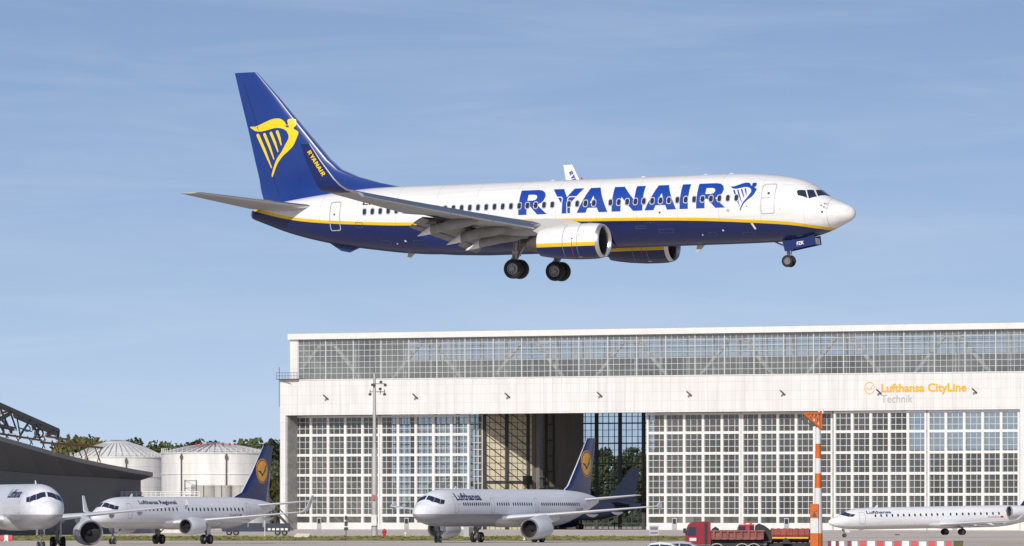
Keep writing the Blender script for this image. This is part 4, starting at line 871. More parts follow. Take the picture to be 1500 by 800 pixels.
# spare leaf edge and inner post beside the opening
t = 5.0; ua, ub = U(688, t), U(706, t)
mb = MB(); mb.add([(ua, t+.2, .1), (ub, t+.2, .1), (ub, t+.2, ZT-.1), (ua, t+.2, ZT-.1)], [(0, 1, 2, 3)]); dg_ = mb.build('side_glazing', M_glass, hg)
mb = MB()
for z in np.arange(1.2, ZT, 1.28): mb.box(ua, ub, t+.1, t+.19, z-.07, z+.07)
for q in (0, .33, .66, 1): mb.box(ua+(ub-ua)*q-.08, ua+(ub-ua)*q+.08, t+.09, t+.185, 0, ZT-.1)
mb.build('glazing_bars', M_mull, dg_)
# interior side wall with columns, seen through the opening
uw = U(706, 5.2); PH = math.atan2(3.2, 11.2); PL = math.hypot(3.2, 11.2); uB = uw+3.2; tB = 16.5
def wq(a, b): return (uw+a*math.sin(PH)+b*math.cos(PH), 5.3+a*math.cos(PH)-b*math.sin(PH))
def wbox(mb, a0, a1, b0, b1, z0, z1): mb.prism([wq(a0, b0), wq(a1, b0), wq(a1, b1), wq(a0, b1)], 'z', z0, z1)
mb = MB(); wbox(mb, 0, PL, -.4, 0, 0, ZF-.5); mb.build('partition_wall', M_int, hg)
mb = MB(); mb.box(uB-.4, uB+.05, tB+.2, DEP, 0, ZF-.5); mb.build('partition_wall', M_int2, hg)
for a, wd in ((.35, .35), (5.6, .35), (10.6, .3)):
    mb = MB(); wbox(mb, a-wd, a+wd, .05, .3, 0, ZF-.5); mb.build('column', M_dsteel, hg)
mb = MB()
for z in np.arange(1.2, ZF-1, 1.28): wbox(mb, .05, PL-.05, .001, .05, z-.045, z+.045)
for a in np.arange(1.7, PL-1, 1.3): wbox(mb, a-.04, a+.04, .002, .045, 0, ZF-1)
def w3(a, b, z): p = wq(a, b); return (p[0], p[1], z)
for c0 in np.arange(3.0, ZF+2, 1.9):  # dark bracing rods, added to stand in for diagonal shadows on the wall
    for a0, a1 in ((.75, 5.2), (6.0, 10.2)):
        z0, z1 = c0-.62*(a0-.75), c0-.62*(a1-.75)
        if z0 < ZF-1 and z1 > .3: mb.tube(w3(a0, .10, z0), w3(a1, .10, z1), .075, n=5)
mb.tube(w3(.4, .35, 9.2), w3(10.6, .35, 9.2), .14); mb.tube(w3(6.4, .35, 2.0), w3(9.8, .35, 8.0), .16); mb.tube(w3(.4, .35, 8.6), w3(4.8, .35, 3.0), .13)
mb.build('wall_rails_and_shadow_rods', M_dsteel, hg)
mb = MB(); wbox(mb, 9.3, 10.6, .32, 1.5, 8.6, 10.3); mb.build('heater_unit', M_black, hg)
mb = MB(); mb.box(uB+.15, uB+1.0, 17.5, 18.6, 0, 24)
for z in range(2, 24, 2): mb.box(uB+1.0, uB+1.3, 17.4, 18.7, z, z+.25)
mb.build('service_tower', M_steel, hg)
mb = MB(); mb.box(uB+.1, uB+.35, 20.5, 21.0, 0, ZF-.6); mb.box(uB+.1, uB+.35, 22.8, 23.2, 0, ZF-.6)
for z in np.arange(2, 26, 3.0): mb.box(uB+.12, uB+.30, 20.9, 22.9, z, z+.2)
mb.build('column', M_dsteel, hg)
# rear wall of the hall
ub0, ub1 = uB-.4, U(960, DEP)
mb = MB(); mb.add([(1, DEP, .2), (ub1, DEP, .2), (ub1, DEP, ZF-.5), (1, DEP, ZF-.5)], [(0, 1, 2, 3)]); rg = mb.build('rear_glazing', M_back, hg)
mb = MB()
k = 1.0; i = 0
while k < ub1:
    wd = .38 if i % 4 == 0 else .06; mb.box(k-wd, k+wd, DEP-.3 if i % 4 == 0 else DEP-.12, DEP-.01, .1, ZF-.5); k += 1.42; i += 1
for j in range(int((ZF-1)/1.28)): z = 1.2+1.28*j; hw = .13 if j % 3 == 0 else .05; mb.box(1, ub1, DEP-.14, DEP-.015, z-hw, z+hw)
mb.build('glazing_bars', M_dsteel, rg)
uh = U(1330, DEP)
mb = MB(); mb.box(ub1, uh, DEP-.2, DEP+.2, 0, ZF-.5); mb.box(uh, UE-.5, DEP-.2, DEP+.2, 0, 15); mb.build('rear_wall', M_int2, hg)
mb = MB(); mb.add([(uh, DEP, 15), (UE-.5, DEP, 15), (UE-.5, DEP, ZF-.5), (uh, DEP, ZF-.5)], [(0, 1, 2, 3)]); rg = mb.build('rear_glazing', M_back, hg)
# floodlights on the fascia
fl0 = None
for px in (481, 612, 747, 882, 1013, 1150, 1291, 1431):
    if fl0 is None:
        mb = MB(); mb.tube((0, 0, 0), (0, -1.55, .85), .14, n=6); mb.box(-.16, .16, -1.95, -1.5, .8, 1.1, 1); fl0 = mb.build('floodlight', [M_dsteel, M_frame], fas); c = fl0
    else: c = fl0.copy(); COL.objects.link(c); c.parent = fas
    c.location = (U(px), -.01, 25.0)
# writing on the fascia
ZS = lambda py, px: ZY(py, HY_-HS*U(px))
M_sign = mat('orange_sign_letters', (.85, .42, .02), .5, var=0); M_sign2 = mat('grey_sign_letters', (.42, .41, .40), .5, var=0)
def sign(name, vf, m, y): 
    return decal(name, vf, lambda u, v: (u, y, v), m, fas)
sign('sign_lettering', fit(text_flat('Lufthansa CityLine', .028), U(1291), U(1416), ZS(578, 1350), ZS(561.5, 1350)), M_sign, -.06)
sign('sign_lettering', fit(text_flat('Technik', -.004), U(1291), U(1337), ZS(590, 1310), ZS(578.5, 1310)), M_sign2, -.05)
cx_, cz_ = U(1274), ZS(568.5, 1274); rr = 1.15
sign('sign_emblem', merge2(flat_mesh([circ(cx_, cz_, rr, 36), circ(cx_, cz_, rr*.88, 36)]), ([(cx_+p[0]*rr*.9, cz_+p[1]*rr*.9) for p in crane()[0]], crane()[1])), M_sign, -.06)
# steel platform on the left corner
mb = MB(); mb.box(-.3, 5.0, -.9, 1.4, ZF+.2, ZF+.32)
for q in range(8):
    x = -.25+q*.74; mb.tube((x, -.85, ZF+.3), (x, -.85, ZF+1.5), .04, n=5)
for z in (.9, 1.5): mb.tube((-.25, -.85, ZF+z), (5, -.85, ZF+z), .04, n=5)
mb.tube((-.12, -.1, ZF-5), (-.12, -.1, ZF+2.6), .06, n=6); mb.tube((1, -.85, ZF+.2), (3, 0.1, ZF-.8), .05, n=5)
mb.build('roof_platform', M_dsteel, hg)

# jet standing inside the hall, tail to the right
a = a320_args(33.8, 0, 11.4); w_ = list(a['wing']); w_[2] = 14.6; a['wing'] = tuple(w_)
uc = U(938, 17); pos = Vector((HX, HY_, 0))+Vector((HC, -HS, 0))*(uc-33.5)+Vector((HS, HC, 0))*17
jet('dark jet parked in shade inside the open hangar bay', pos, 180-PSI, paint=M_jetshade, gear=(5.07, .38, 16.0, 3.8, .585, .42, .45), side=1, pale=M_jetshade, tail_mat=M_jetshade, winglet='fence', **a)

# ------------------------------------------------------------------ dark hangar at the left with its roof truss
M_dclad = mat('dark_ribbed_cladding', (.045, .048, .056), .6, var=.15, scale=.5, stretch=(1, 2.2, .05))
M_soff = mat('grey_soffit', (.06, .06, .064), .7, var=.1)
M_edge = mat('roof_edge_metal', (.15, .15, .155), .5, var=.1)
M_rust = mat('rusty_steel', (.30, .15, .07), .8, var=.35, scale=1.2)
M_gsteel = mat('weathered_steel', (.085, .085, .09), .6, var=.3, scale=.8)
dh = empty('maintenance_hangar', PX(0, 1320), (0, 0, 0), 'dark ribbed hangar with a sagging cantilever roof under an open steel truss', 'hangar')
o0 = PX(0, 1320)
def dpt(px, D, z): return PX(px, D, z)-o0
edge = [(-160, 1200, 15.6), (-60, 1275, 600), (0, 1320, 639), (40, 1350, 650.5), (80, 1380, 662), (120, 1415, 672), (160, 1450, 680.5), (200, 1485, 688), (224, 1510, 692)]
E_ = []
for px, D, y in edge: E_.append(dpt(px, D, y if y < 30 else ZY(y, D)))
E_[0].z = E_[2].z+1.6; E_[1].z = E_[2].z+.7
DRP = [5.2, 4.8, 4.2, 3.5, 2.8, 2.1, 1.45, .95, .75]
mb = MB(); V = []
for p, q in zip(E_, DRP): V += [(p.x, p.y, p.z), (p.x, p.y, p.z-.65), (p.x-2.2, p.y+.4, p.z-.65-q), (p.x-60, p.y+6, p.z-.65-q), (p.x-60, p.y+6, p.z-.2)]
n = 5; Fc = []; MI = []
for j in range(len(E_)-1):
    for i in range(n): Fc.append((j*n+i, j*n+(i+1) % n, j*n+n+(i+1) % n, j*n+n+i)); MI.append([1, 2, 2, 2, 0][i])
mb.add(V, Fc, 0); mb.m[-len(Fc):] = MI; mb.add(V, [tuple(range(n)), tuple(range((len(E_)-1)*n, len(E_)*n))], 1)
mb.build('roof', [M_roof, M_edge, M_soff], dh)
mb = MB(); V = []
for p, q in zip(E_, DRP): V += [(p.x-2.0, p.y+.4, -.3), (p.x-2.0, p.y+.4, p.z-.55-q), (p.x-2.6, p.y+.5, p.z-.55-q), (p.x-2.6, p.y+.5, -.3)]
mb.add(V, [(j*4+i, j*4+(i+1) % 4, j*4+4+(i+1) % 4, j*4+4+i) for j in range(len(E_)-1) for i in range(4)]+[(0, 1, 2, 3), (32, 33, 34, 35)])
mb.build('wall', M_dclad, dh)
# truss on the roof
TD = [1330, 1365]
def tp(px, y, k=0): D = TD[k]+px*.55; return dpt(px, D, ZY(y, D))
mb = MB()
for k in (0, 1):
    o = k*2.5
    mb.tube(tp(-60, 566+o, k), tp(85, 630+o, k), .30, n=6); mb.tube(tp(-60, 610+o, k), tp(20, 627+o, k), .2, n=6); mb.tube(tp(20, 608+o, k), tp(84, 636+o, k), .16, n=6)
    mb.tube(tp(85, 630+o, k), tp(84, 641+o, k), .3, n=6)
    for a_, b_ in (((-40, 576), (-20, 622)), ((-20, 584), (6, 632)), ((0, 596), (16, 632)), ((14, 600), (24, 628)), ((16, 604), (-2, 614)), ((24, 605), (30, 640)), ((44, 615), (30, 636)), ((44, 615), (58, 638)), ((60, 620), (50, 641)), ((68, 636), (82, 631)), ((-2, 608), (18, 632)), ((8, 610), (4, 634)), ((46, 616), (48, 628))):
        mb.tube(tp(a_[0], a_[1]+o, k), tp(b_[0], b_[1]+o, k), random.choice((.10, .13, .2)), n=6)
for a_, b_ in (((14, 601), (46, 616)), ((-2, 597), (14, 603)), ((28, 627), (46, 632)), ((50, 640), (64, 640))): mb.tube(tp(*a_, 0), tp(*b_, 1), .12, n=6)
for x, y, r in ((57, 635, .75), (52, 626, .5), (40, 628, .5), (62, 643, .4)): 
    c = tp(x, y, 0); mb.lathe([(-.3, r*.7), (-.25, r), (.25, r), (.3, r*.7)], tuple(c), 'y', 12)
mb.build('roof_truss', M_gsteel, dh)
mb = MB()
for a_, b_ in (((-40, 629), (60, 645)), ((66, 639), (100, 644)), ((60, 648), (150, 656)), ((90, 650), (130, 652)), ((0, 606), (15, 601))): mb.tube(tp(*a_), tp(*b_), .17, n=6)
for x in range(4, 150, 9):
    y0 = 631+(x*.16); ye = np.interp(x, [0, 40, 80, 120, 160], [639, 650, 662, 672, 680]); mb.tube(tp(x, y0+2), tp(x+random.choice((-6, 5, 8)), ye+1), .09, n=5)
mb.build('rusty_braces', M_rust, dh)

# ------------------------------------------------------------------ tanks, silos, low building, stairs
M_tank = mat('white_tank_paint', (.70, .69, .66), .5, var=.2, scale=.5, stretch=(1, 1, .12))
M_tankroof = mat('tank_roof_paint', (.72, .72, .70), .5, var=.15, scale=.5)
M_rib = mat('tank_roof_rib', (.34, .34, .34), .6, var=.05)
def tank(px, D, rad, zw, zp, label, pale=1.0):
    root = empty('storage_tank', PX(px, D), (0, 0, 0), label, 'tank')
    mb = MB(); mb.lathe([(0, rad)]+[q for f in (.15, .3, .45, .58) for q in ((zw*f, rad), (zw*f+.02, rad+.05), (zw*f+.12, rad+.05), (zw*f+.14, rad))]+[(zw*.72, rad), (zw*.72, rad+.15), (zw*.74, rad+.15), (zw*.74, rad), (zw*.87, rad), (zw*.87+.02, rad+.05), (zw*.87+.12, rad+.05), (zw*.87+.14, rad), (zw, rad)], n=64); sh = mb.build('shell', M_tank, root)
    mb = MB(); mb.lathe([(zw, rad+.2), (zw+.15, rad+.2), (zw+(zp-zw)*.55, rad*.6), (zp-.25, rad*.25), (zp, .01)], n=64); rf = mb.build('roof', M_tankroof, root)
    mb = MB()
    for k in range(40):
        a = 2*math.pi*k/40; q = [(rad+.1, zw+.25), (rad*.6, zw+(zp-zw)*.55+.12), (rad*.12, zp+.02)]
        for (r0, z0), (r1, z1) in zip(q, q[1:]): mb.tube((r0*math.cos(a), r0*math.sin(a), z0), (r1*math.cos(a), r1*math.sin(a), z1), .13, n=4)
    mb.build('roof_rib', M_rib, rf)
    mb = MB()
    for k in range(60):
        a = 2*math.pi*k/60; mb.tube((rad*math.cos(a), rad*math.sin(a), zw), (rad*math.cos(a), rad*math.sin(a), zw+1.1), .04, n=4); b = 2*math.pi*(k+1)/60
        if k % 15 < 5:
            for z in (.6, 1.1): mb.tube((rad*math.cos(a), rad*math.sin(a), zw+z), (rad*math.cos(b), rad*math.sin(b), zw+z), .035, n=4)
    mb.build('railing', M_tankroof, root)
    mb = MB()
    for a in (-2.2, -1.35): x, y = (rad+.3)*math.cos(a), (rad+.3)*math.sin(a); mb.tube((x, y, 0), (x, y, zw), .14, n=6); mb.box(x-.3, x+.3, y-.2, y+.1, zw-1.1, zw-.4)
    mb.build('pipe', M_gsteel, root)
    return root
tank(172, 2010, 10.4, 15.2, 19.0, 'white tank with red roof fittings half hidden behind the dark hangar')
tk = tank(316, 1900, 11.2, 15.4, 17.6, 'big round white tank with ribbed cone roof standing clear of the dark hangar')
for tnk, zp in ((tk, 17.7),):
    for k in range(7):
        mb = MB(); a = -1.57+(k-3)*.35; mb.lathe([(0, .22), (.7, .22), (.8, .001)], (4.6*math.cos(a), 4.6*math.sin(a), zp-.9), 'z', 10); mb.build('roof_valve', M_red, tnk)
M_silo = mat('grey_silo', (.42, .41, .38), .7, var=.15, scale=.6)
s0 = None
for k, (px, wd, lab) in enumerate(((299, 38, 'widest grey concrete silo, beside the steel ladder cage'), (325, 28, 'narrow grey concrete silo between the other two'), (352, 26, 'grey concrete silo closest to the navy tail'))):
    D = 1780; r = wd/2/FPX*D; root = empty('silo', PX(px, D), (0, 0, 0), lab, 'silo', 'grey silos in front of the round tank')
    mb = MB(); z = ZY(711, D); mb.lathe([(0, r), (z-.3, r), (z-.3, r+.06), (z, r+.06), (z, .01)], n=32); mb.build('shell', M_silo, root)
    mb = MB(); mb.tube((0, -r-.06, 0), (0, -r-.06, z), .08, n=5); mb.build('pipe', M_gsteel, root)
cg = empty('ladder_cage', PX(279, 1770), (0, 0, 0), 'grey steel ladder cage rising beside the widest silo', 'ladder')
mb = MB(); z1 = ZY(703, 1770)
for x, y in ((-1.1, 0), (1.1, 0), (1.1, 2), (-1.1, 2)): mb.tube((x, y, 0), (x, y, z1), .07, n=5)
mb.build('frame', M_gsteel, cg)
mb = MB()
for z in np.arange(1, z1, 1.4): mb.tube((-1.1, 0, z), (1.1, 0, z), .06, n=5); mb.tube((-1.1, 0, z), (1.1, 0, z-1), .04, n=5)
mb.build('rung', M_gsteel, cg)
# low building with roof railing
D = 1480; lb = empty('low_building', PX(205, D), (0, 0, 0), 'low flat white building with a railed roof behind the regional jet', 'building')
x0, x1 = (122-205)/FPX*D, (292-205)/FPX*D; zt = ZY(731.5, D)
M_lb = panel_mat('pale_wall_panel', (.66, .64, .58), 1.3, 1.4)
mb = MB(); mb.box(x0, x1, 0, 14, -.1, zt-.35); mb.build('wall', M_lb, lb)
mb = MB(); mb.box(x0-.2, x1+.2, -.25, 14.2, zt-.35, zt); mb.build('roof', M_frame, lb)
mb = MB(); n = 24
for k in range(n+1): x = x0+(x1-x0)*k/n; mb.tube((x, -.1, zt), (x, -.1, zt+1.2), .09, n=5)
for z in (.45, .85, 1.2): mb.tube((x0, -.1, zt+z), (x1, -.1, zt+z), .075, n=5)
mb.build('railing', M_frame, lb)
for k in range(3):
    mb = MB(); mb.box(x0+.9+k*5.3, x0+2.3+k*5.3, -.04, -.003, 1.3, 2.4); mb.build('window', M_glassd, lb)
# maintenance stairs beside the hangar corner
D = 1420; st = empty('boarding_steps', PX(400, D), (0, 0, 0), 'grey steel maintenance steps parked at the hangar corner', 'steps')
mb = MB(); 
for y in (0, 1.6):
    mb.tube((3.0, y, .6), (-2.4, y, 6.3), .2, n=6); mb.tube((3.0, y, 1.7), (-2.4, y, 7.4), .08, n=5)
mb.build('stringer', M_gsteel, st)
mb = MB()
for k in range(16): q = k/15; mb.box(3.0-5.4*q-.2, 3.0-5.4*q+.2, 0, 1.6, .6+5.7*q-.05, .6+5.7*q+.02)
mb.build('tread', M_gsteel, st)
mb = MB(); mb.box(-5.2, -2.3, -.1, 1.7, 6.2, 6.35)
for x in (-5.1, -3.8, -2.4):
    for y in (0, 1.6): mb.tube((x, y, .4), (x, y, 7.4), .08, n=5)
mb.tube((-5.1, 0, 7.4), (-2.4, 0, 7.4), .05, n=5); mb.tube((-5.1, 0, .6), (-2.4, 0, 6), .06, n=5); mb.build('platform', M_wing, st)
D = 1330; tr = empty('flat_trailer', PX(372, D), (0, 0, 0), 'long dark blue equipment trailer standing on the grass edge under the jet wing', 'trailer')
mb = MB(); mb.box(-4.6, 5.2, 0, 2, .55, 1.2); mb.box(-4.6, -1, .05, 1.95, 1.2, 2.2); mb.box(-.8, 1.2, .1, 1.8, 1.2, 1.8); mb.box(1.6, 5.2, -.02, 2.02, 1.2, 1.75); mb.build('deck', mat('dark_blue_equipment', (.02, .035, .06), .5, var=.3, scale=1.5), tr)
mb = MB()
for k in range(5): mb.box(2.0+k*.62, 2.4+k*.62, -.06, -.03, .75, 1.05)
mb.build('marker_plate', M_frame, tr)
for x in (-3.6, -2.6, 3.4, 4.4):
    for y in (.1, 1.9): wheel('wheel', tr, x, y, .42, .42, .25)
# pole and slabs on the strip
D = 1245
def post(px, D, h, label, name='marker_post', m=None, r=.06, cat='post', head=None):
    root = empty(name, PX(px, D, .03), (0, 0, 0), label, cat); mb = MB(); mb.tube((0, 0, 0), (0, 0, h), r, n=8); mb.lathe([(0, r*2.2), (.06, r*2.2), (.1, r)], n=8); mb.build('pole', m or M_frame, root)
    if head: mb = MB(); head(mb); mb.build('head', head.m, root)
    return root
post(388, 1240, 3.4, 'thin white post on the grass in front of the maintenance steps')
def hd(mb): mb.box(-.22, .22, -.15, .15, 1.5, 2.1); mb.box(-.2, .2, -.15, .15, 2.3, 2.8); mb.box(-.28, .28, -.2, .2, .9, 1.3)
hd.m = M_tag
post(507, 1235, 2.9, 'dark signal post by the grass left of the centre jet nose', 'signal_post', M_tag, .05, 'signal', hd)
slab = empty('concrete_slab', PX(443, 1225, .03), (0, 0, 0), 'pale concrete slab pile lying on the grass near the hangar corner', 'slab')
mb = MB(); mb.box(-1.1, .9, 0, 1.5, 0, .28); mb.box(-.9, 1.0, .1, 1.3, .285, .5); mb.build('stack', M_conc, slab)
cab = empty('equipment_cabinet', PX(688, 1200, .03), (0, 0, 0), 'small pale electrical cabinet behind the far wheels of the centre jet', 'cabinet')
mb = MB(); mb.box(-.8, .8, 0, .9, 0, 1.75); mb.build('case', M_wing, cab); mb = MB(); mb.box(-.1, .55, -.03, -.002, .25, 1.4); mb.build('door', M_gsteel, cab)
hy = empty('hydrant', PX(563, 1255, .03), (0, 0, 0), 'red hydrant at the foot of the tall light mast', 'hydrant')
mb = MB(); mb.lathe([(0, .3), (.1, .3), (.12, .2), (.75, .2), (.8, .3), (.9, .28), (1.05, .1), (1.1, .001)], n=14); mb.tube((-.35, 0, .6), (.35, 0, .6), .12, n=8); mb.build('barrel', M_red, hy)
for px, D, lab in ((594, 1235, 'small white taxi light on the grass between hydrant and centre jet'), (1013+505-750, 1105, 'small white taxi light at the taxiway edge under the centre jet engine')):
    root = empty('taxi_light', PX(px, D, .03), (0, 0, 0), lab, 'light'); mb = MB(); mb.lathe([(0, .22), (.08, .22), (.1, .08), (.35, .08), (.38, .2), (.55, .2), (.7, .001)], n=12); mb.build('lamp', M_frame, root)

# ------------------------------------------------------------------ masts
D = 1270; lm = empty('light_mast', PX(548.5, D), (0, 0, 0), 'tall grey floodlight mast in front of the closed hangar doors', 'mast')
M_galv = mat('galvanised_steel', (.44, .43, .41), .5, metal=.1, var=.15, scale=.4)
mb = MB(); mb.lathe([(0, .55), (.15, .55), (.15, .43), (12.0, .38), (12.3, .28), (22.6, .17)], n=16); mb.build('pole', M_galv, lm)
mb = MB(); mb.box(-.7, 1.5, -.07, .07, 19.9, 20.0); mb.box(-.3, 1.6, -.6, -.5, 21.0, 21.1); mb.tube((0, 0, 21.05), (.2, -.6, 21.05), .05, n=5)
for x in (-.6, .8, 1.4): mb.tube((x, 0, 19.6), (x, 0, 20.3), .05, n=5)
mb.tube((0, 0, 22.5), (0, 0, 23.4), .05, n=5); mb.build('crossarm', M_gsteel, lm)
for x, z in ((-.6, 19.6), (.8, 20.35), (1.4, 19.6), (.9, 21.3), (1.5, 20.85), (-.25, 20.9)):
    mb = MB(); mb.prism([(-.2, .10), (.14, .17), (.2, -.04), (-.1, -.17)], 'x', x-.2, x+.2); o = mb.build('floodlight', M_gsteel, lm, (0, -.4, z))
mb = MB(); mb.box(-.42, .3, -.6, -.45, 1.5, 3.0); mb.build('switch_box', M_frame, lm)
mb = MB(); mb.box(-.3, .05, -.62, -.6, 5.0, 5.8); mb.build('red_mark', mat('faded_red_mark', (.5, .12, .1), .6, var=.1), lm)

D = 700; om = empty('marker_mast', PX(1198.5, D, -.13), (0, 0, 0), 'orange and white banded lamp mast standing behind the truck trailer', 'mast')
M_or = mat('orange_paint', (.62, .13, .01), .45, var=.15, scale=2); M_ow = mat('mast_white_paint', (.70, .69, .67), .45, var=.1, scale=2)
def oz(y): return ZY(y, D)+.13
ymarks = [(806, 1), (782, 0), (758, 0), (738, 0), (715, 1), (693.5, 0), (671.5, 1), (650, 0), (604, 0)]
bands = [(850, 781, 1), (781, 715, 0), (715, 693.5, 1), (693.5, 671.5, 0), (671.5, 650, 1), (650, 606, 0)]
def orad(z): return .36-.20*z/12.0
for ya, yb, kc in bands:
    za, zb = max(oz(ya), 0), oz(yb); mb = MB(); mb.lathe([(za, orad(za)), (zb, orad(zb))], n=14); mb.build('mast_section', M_or if kc else M_ow, om)
mb = MB()
for z0, z1, kc in ((0, oz(781), 0), (oz(759), oz(738), 0)):
    mb.box(-.62, .0, -.50, .25, z0, z1, 0)
mb.box(-.60, -.02, -.48, .23, oz(781)+.003, oz(759)-.003, 1)
mb.prism([(-.5, oz(757)), (-.1, oz(757)), (-.3, oz(750))], 'y', -.52, -.503, 2); mb.tube((-.3, -.5, oz(746)), (-.3, -.56, oz(746)), .2, n=10, mi=0)
mb.build('ballast_box', [M_or, M_ow, M_dsteel], om)
mb = MB(); P_ = lambda px, y: ((px-1198.5)/FPX*D, oz(y))
A, B, C_ = P_(1203, 605), P_(1203, 628), P_(1178, 606.5)
for y in (-.35, .35):
    for p, q in ((A, B), (A, C_), (B, C_)): mb.tube((p[0], y, p[1]), (q[0], y, q[1]), .085, n=6)
    for k in range(1, 5):
        f = k/5; p = (A[0]+(C_[0]-A[0])*f, A[1]+(C_[1]-A[1])*f); q = (B[0]+(C_[0]-B[0])*(f-.1), B[1]+(C_[1]-B[1])*(f-.1)); r_ = (B[0]+(C_[0]-B[0])*min(f+.12, 1), B[1]+(C_[1]-B[1])*min(f+.12, 1))
        mb.tube((p[0], y, p[1]), (q[0], y, q[1]), .055, n=5); mb.tube((p[0], y, p[1]), (r_[0], y, r_[1]), .055, n=5)
for p in (A, B, C_): mb.tube((p[0], -.35, p[1]), (p[0], .35, p[1]), .06, n=5)
mb.build('lamp_bracket', M_or, om)
for px, y in ((1179, 613.5), (1190, 622)):
    p = P_(px, y); mb = MB(); mb.prism([(p[0]-.35, p[1]+.12), (p[0]+.25, p[1]+.28), (p[0]+.42, p[1]-.05), (p[0]-.1, p[1]-.22)], 'y', -.3, .3); mb.build('floodlight', M_dsteel, om)
mb = MB(); 
for px in (1200, 1205): p = P_(px, 604); mb.tube((p[0], 0, p[1]-.1), (p[0], 0, p[1]+.25), .07, n=6)
mb.build('beacon', M_frame, om)

# ------------------------------------------------------------------ trucks and cars on the lower road
D = 710; SCL = FPX/D
M_tred = mat('truck_red_paint', (.27, .010, .026), .35, var=.15, scale=1.5, coat=.3); M_tip = mat('worn_red_steel', (.27, .085, .075), .6, var=.4, scale=2.5); M_chas = mat('chassis_black', (.02, .02, .022), .6, var=.2, scale=3)
M_tub = mat('faded_red_tub', (.36, .085, .07), .55, var=.35, scale=2)
M_mud = mat('pale_mudguard', (.5, .5, .48), .5, var=.1)
tk = empty('dump_truck', PX(1060, D, -.13), (0, 0, 0), 'red tipper truck with cab on the left and ribbed dump body', 'truck')
def tx(px): return (px-1060)/SCL
def tz(y): return ZY(y, D)+.13
W_ = 2.45
mb = MB(); cabp = [(tx(1004.5), 1.0), (tx(1004.5), tz(783)), (tx(1007), tz(772.5)), (tx(1009), tz(768.5)), (tx(1013), tz(765)), (tx(1037), tz(763.5)), (tx(1041), tz(766)), (tx(1041), 1.0)]
mb.prism(cabp, 'y', 0, W_); cb = mb.build('cab', M_tred, tk)
mb = MB(); mb.prism([(tx(1007), tz(784.5)), (tx(1009), tz(772)), (tx(1019), tz(772)), (tx(1019.5), tz(784.5))], 'y', -.03, -.003); mb.build('side_window', M_glassd, cb)
mb = MB(); V = [(tx(1004.5)-.02, .12, tz(783)), (tx(1004.5)-.02, W_-.12, tz(783)), (tx(1007)-.02, W_-.12, tz(773)), (tx(1007)-.02, .12, tz(773))]; mb.add(V, [(0, 1, 2, 3)]); mb.build('windscreen', M_glassd, cb)
mb = MB(); mb.box(tx(1010), tx(1020), -.025, -.003, tz(792.5), tz(788)); mb.build('door_sign', M_frame, cb)
mb = MB(); mb.box(tx(1003)-.12, tx(1005), -.25, .0, tz(781), tz(774)); mb.build('mirror', M_chas, cb)
mb = MB(); mb.box(tx(1021.5), tx(1021.9), -.012, -.003, 1.1, tz(768)); mb.build('door_seam', M_chas, cb)
mb = MB(); mb.box(tx(1032), tx(1036.5), -.015, W_, 1.0, tz(765.5)); mb.build('air_stack', M_chas, cb)
mb = MB(); mb.box(tx(1006), tx(1122), .35, W_-.35, .55, .95); mb.box(tx(1043), tx(1119), .4, W_-.4, .951, tz(790.5)-.01); mb.box(tx(1003.5), tx(1008), .02, W_-.02, .4, 1.0); mb.build('chassis', M_chas, tk)
mb = MB(); mb.prism([(tx(1042), tz(790)), (tx(1041.5), tz(778.5)), (tx(1120), tz(776.5)), (tx(1118), tz(790))], 'y', .05, W_-.05)
for k in range(8): x = tx(1044+k*10.2); mb.box(x, x+.16, -.14, .049, tz(790), tz(777.5))
mb.box(tx(1041.5), tx(1120), -.08, .05, tz(779), tz(776.6)); mb.box(tx(1042), tx(1119), -.08, .05, tz(790.5), tz(788.7)); mb.build('dump_body', M_tip, tk)
for px in (1017, 1050, 1087, 1104):
    for y in (.3, W_-.3): wheel('wheel', tk, tx(px), y, .5, .5, .4)
for px in (1050, 1087, 1104):
    mb = MB(); V = []
    for i in range(9): a = math.pi*i/8; V += [(tx(px)+.62*math.cos(a), -.02, .5+.62*math.sin(a)), (tx(px)+.56*math.cos(a), -.02, .5+.56*math.sin(a)), (tx(px)+.56*math.cos(a), .5, .5+.56*math.sin(a)), (tx(px)+.62*math.cos(a), .5, .5+.62*math.sin(a))]
    mb.add(V, [(j*4+i, j*4+(i+1) % 4, j*4+4+(i+1) % 4, j*4+4+i) for j in range(8) for i in range(4)], 0); mb.build('mudguard', M_mud, tk)
t2 = empty('tub_trailer', PX(1162, D+1, -.13), (0, 0, 0), 'faded red round-bellied tub trailer with black ends behind the tipper truck', 'trailer')
def tx2(px): return (px-1162)/SCL
n = 12; prof = [(tx2(1130), .98), (tx2(1188), .98)]
mb = MB()
def hal(x0, x1, sc, mi, top=0.0):
    V = []; r = (tz(774)-tz(795))*.5*sc; zc_ = tz(784)
    for x in (x0, x1):
        for i in range(n+1): a = math.pi+math.pi*i/n; V.append((x, W_/2+W_/2*sc*math.cos(a), zc_+r*(.9+top)+(-r*1.9)*abs(math.sin(a))**.6))
    m_ = n+1; mb.add(V, [(i, i+1, i+1+m_, i+m_) for i in range(n)]+[(n, 0, m_, m_+n), tuple(range(m_)), tuple(range(m_, 2*m_))], mi)
hal(tx2(1130), tx2(1185), 1.0, 0)
for px in (1132, 1141, 1150, 1159, 1168, 1177, 1184): hal(tx2(px)-.08, tx2(px)+.08, 1.06, 0)
tb = mb.build('tub', M_tub, t2)
mb = MB(); mb.box(tx2(1131), tx2(1184), -.06, -.01, tz(789), tz(787)); mb.build('yellow_stripe', M_yellow, tb)
mb = MB(); mb.prism([(tx2(1119), tz(793)), (tx2(1121), tz(776)), (tx2(1131), tz(776)), (tx2(1131), tz(793))], 'y', .1, W_-.1); mb.build('front_shield', M_chas, t2)
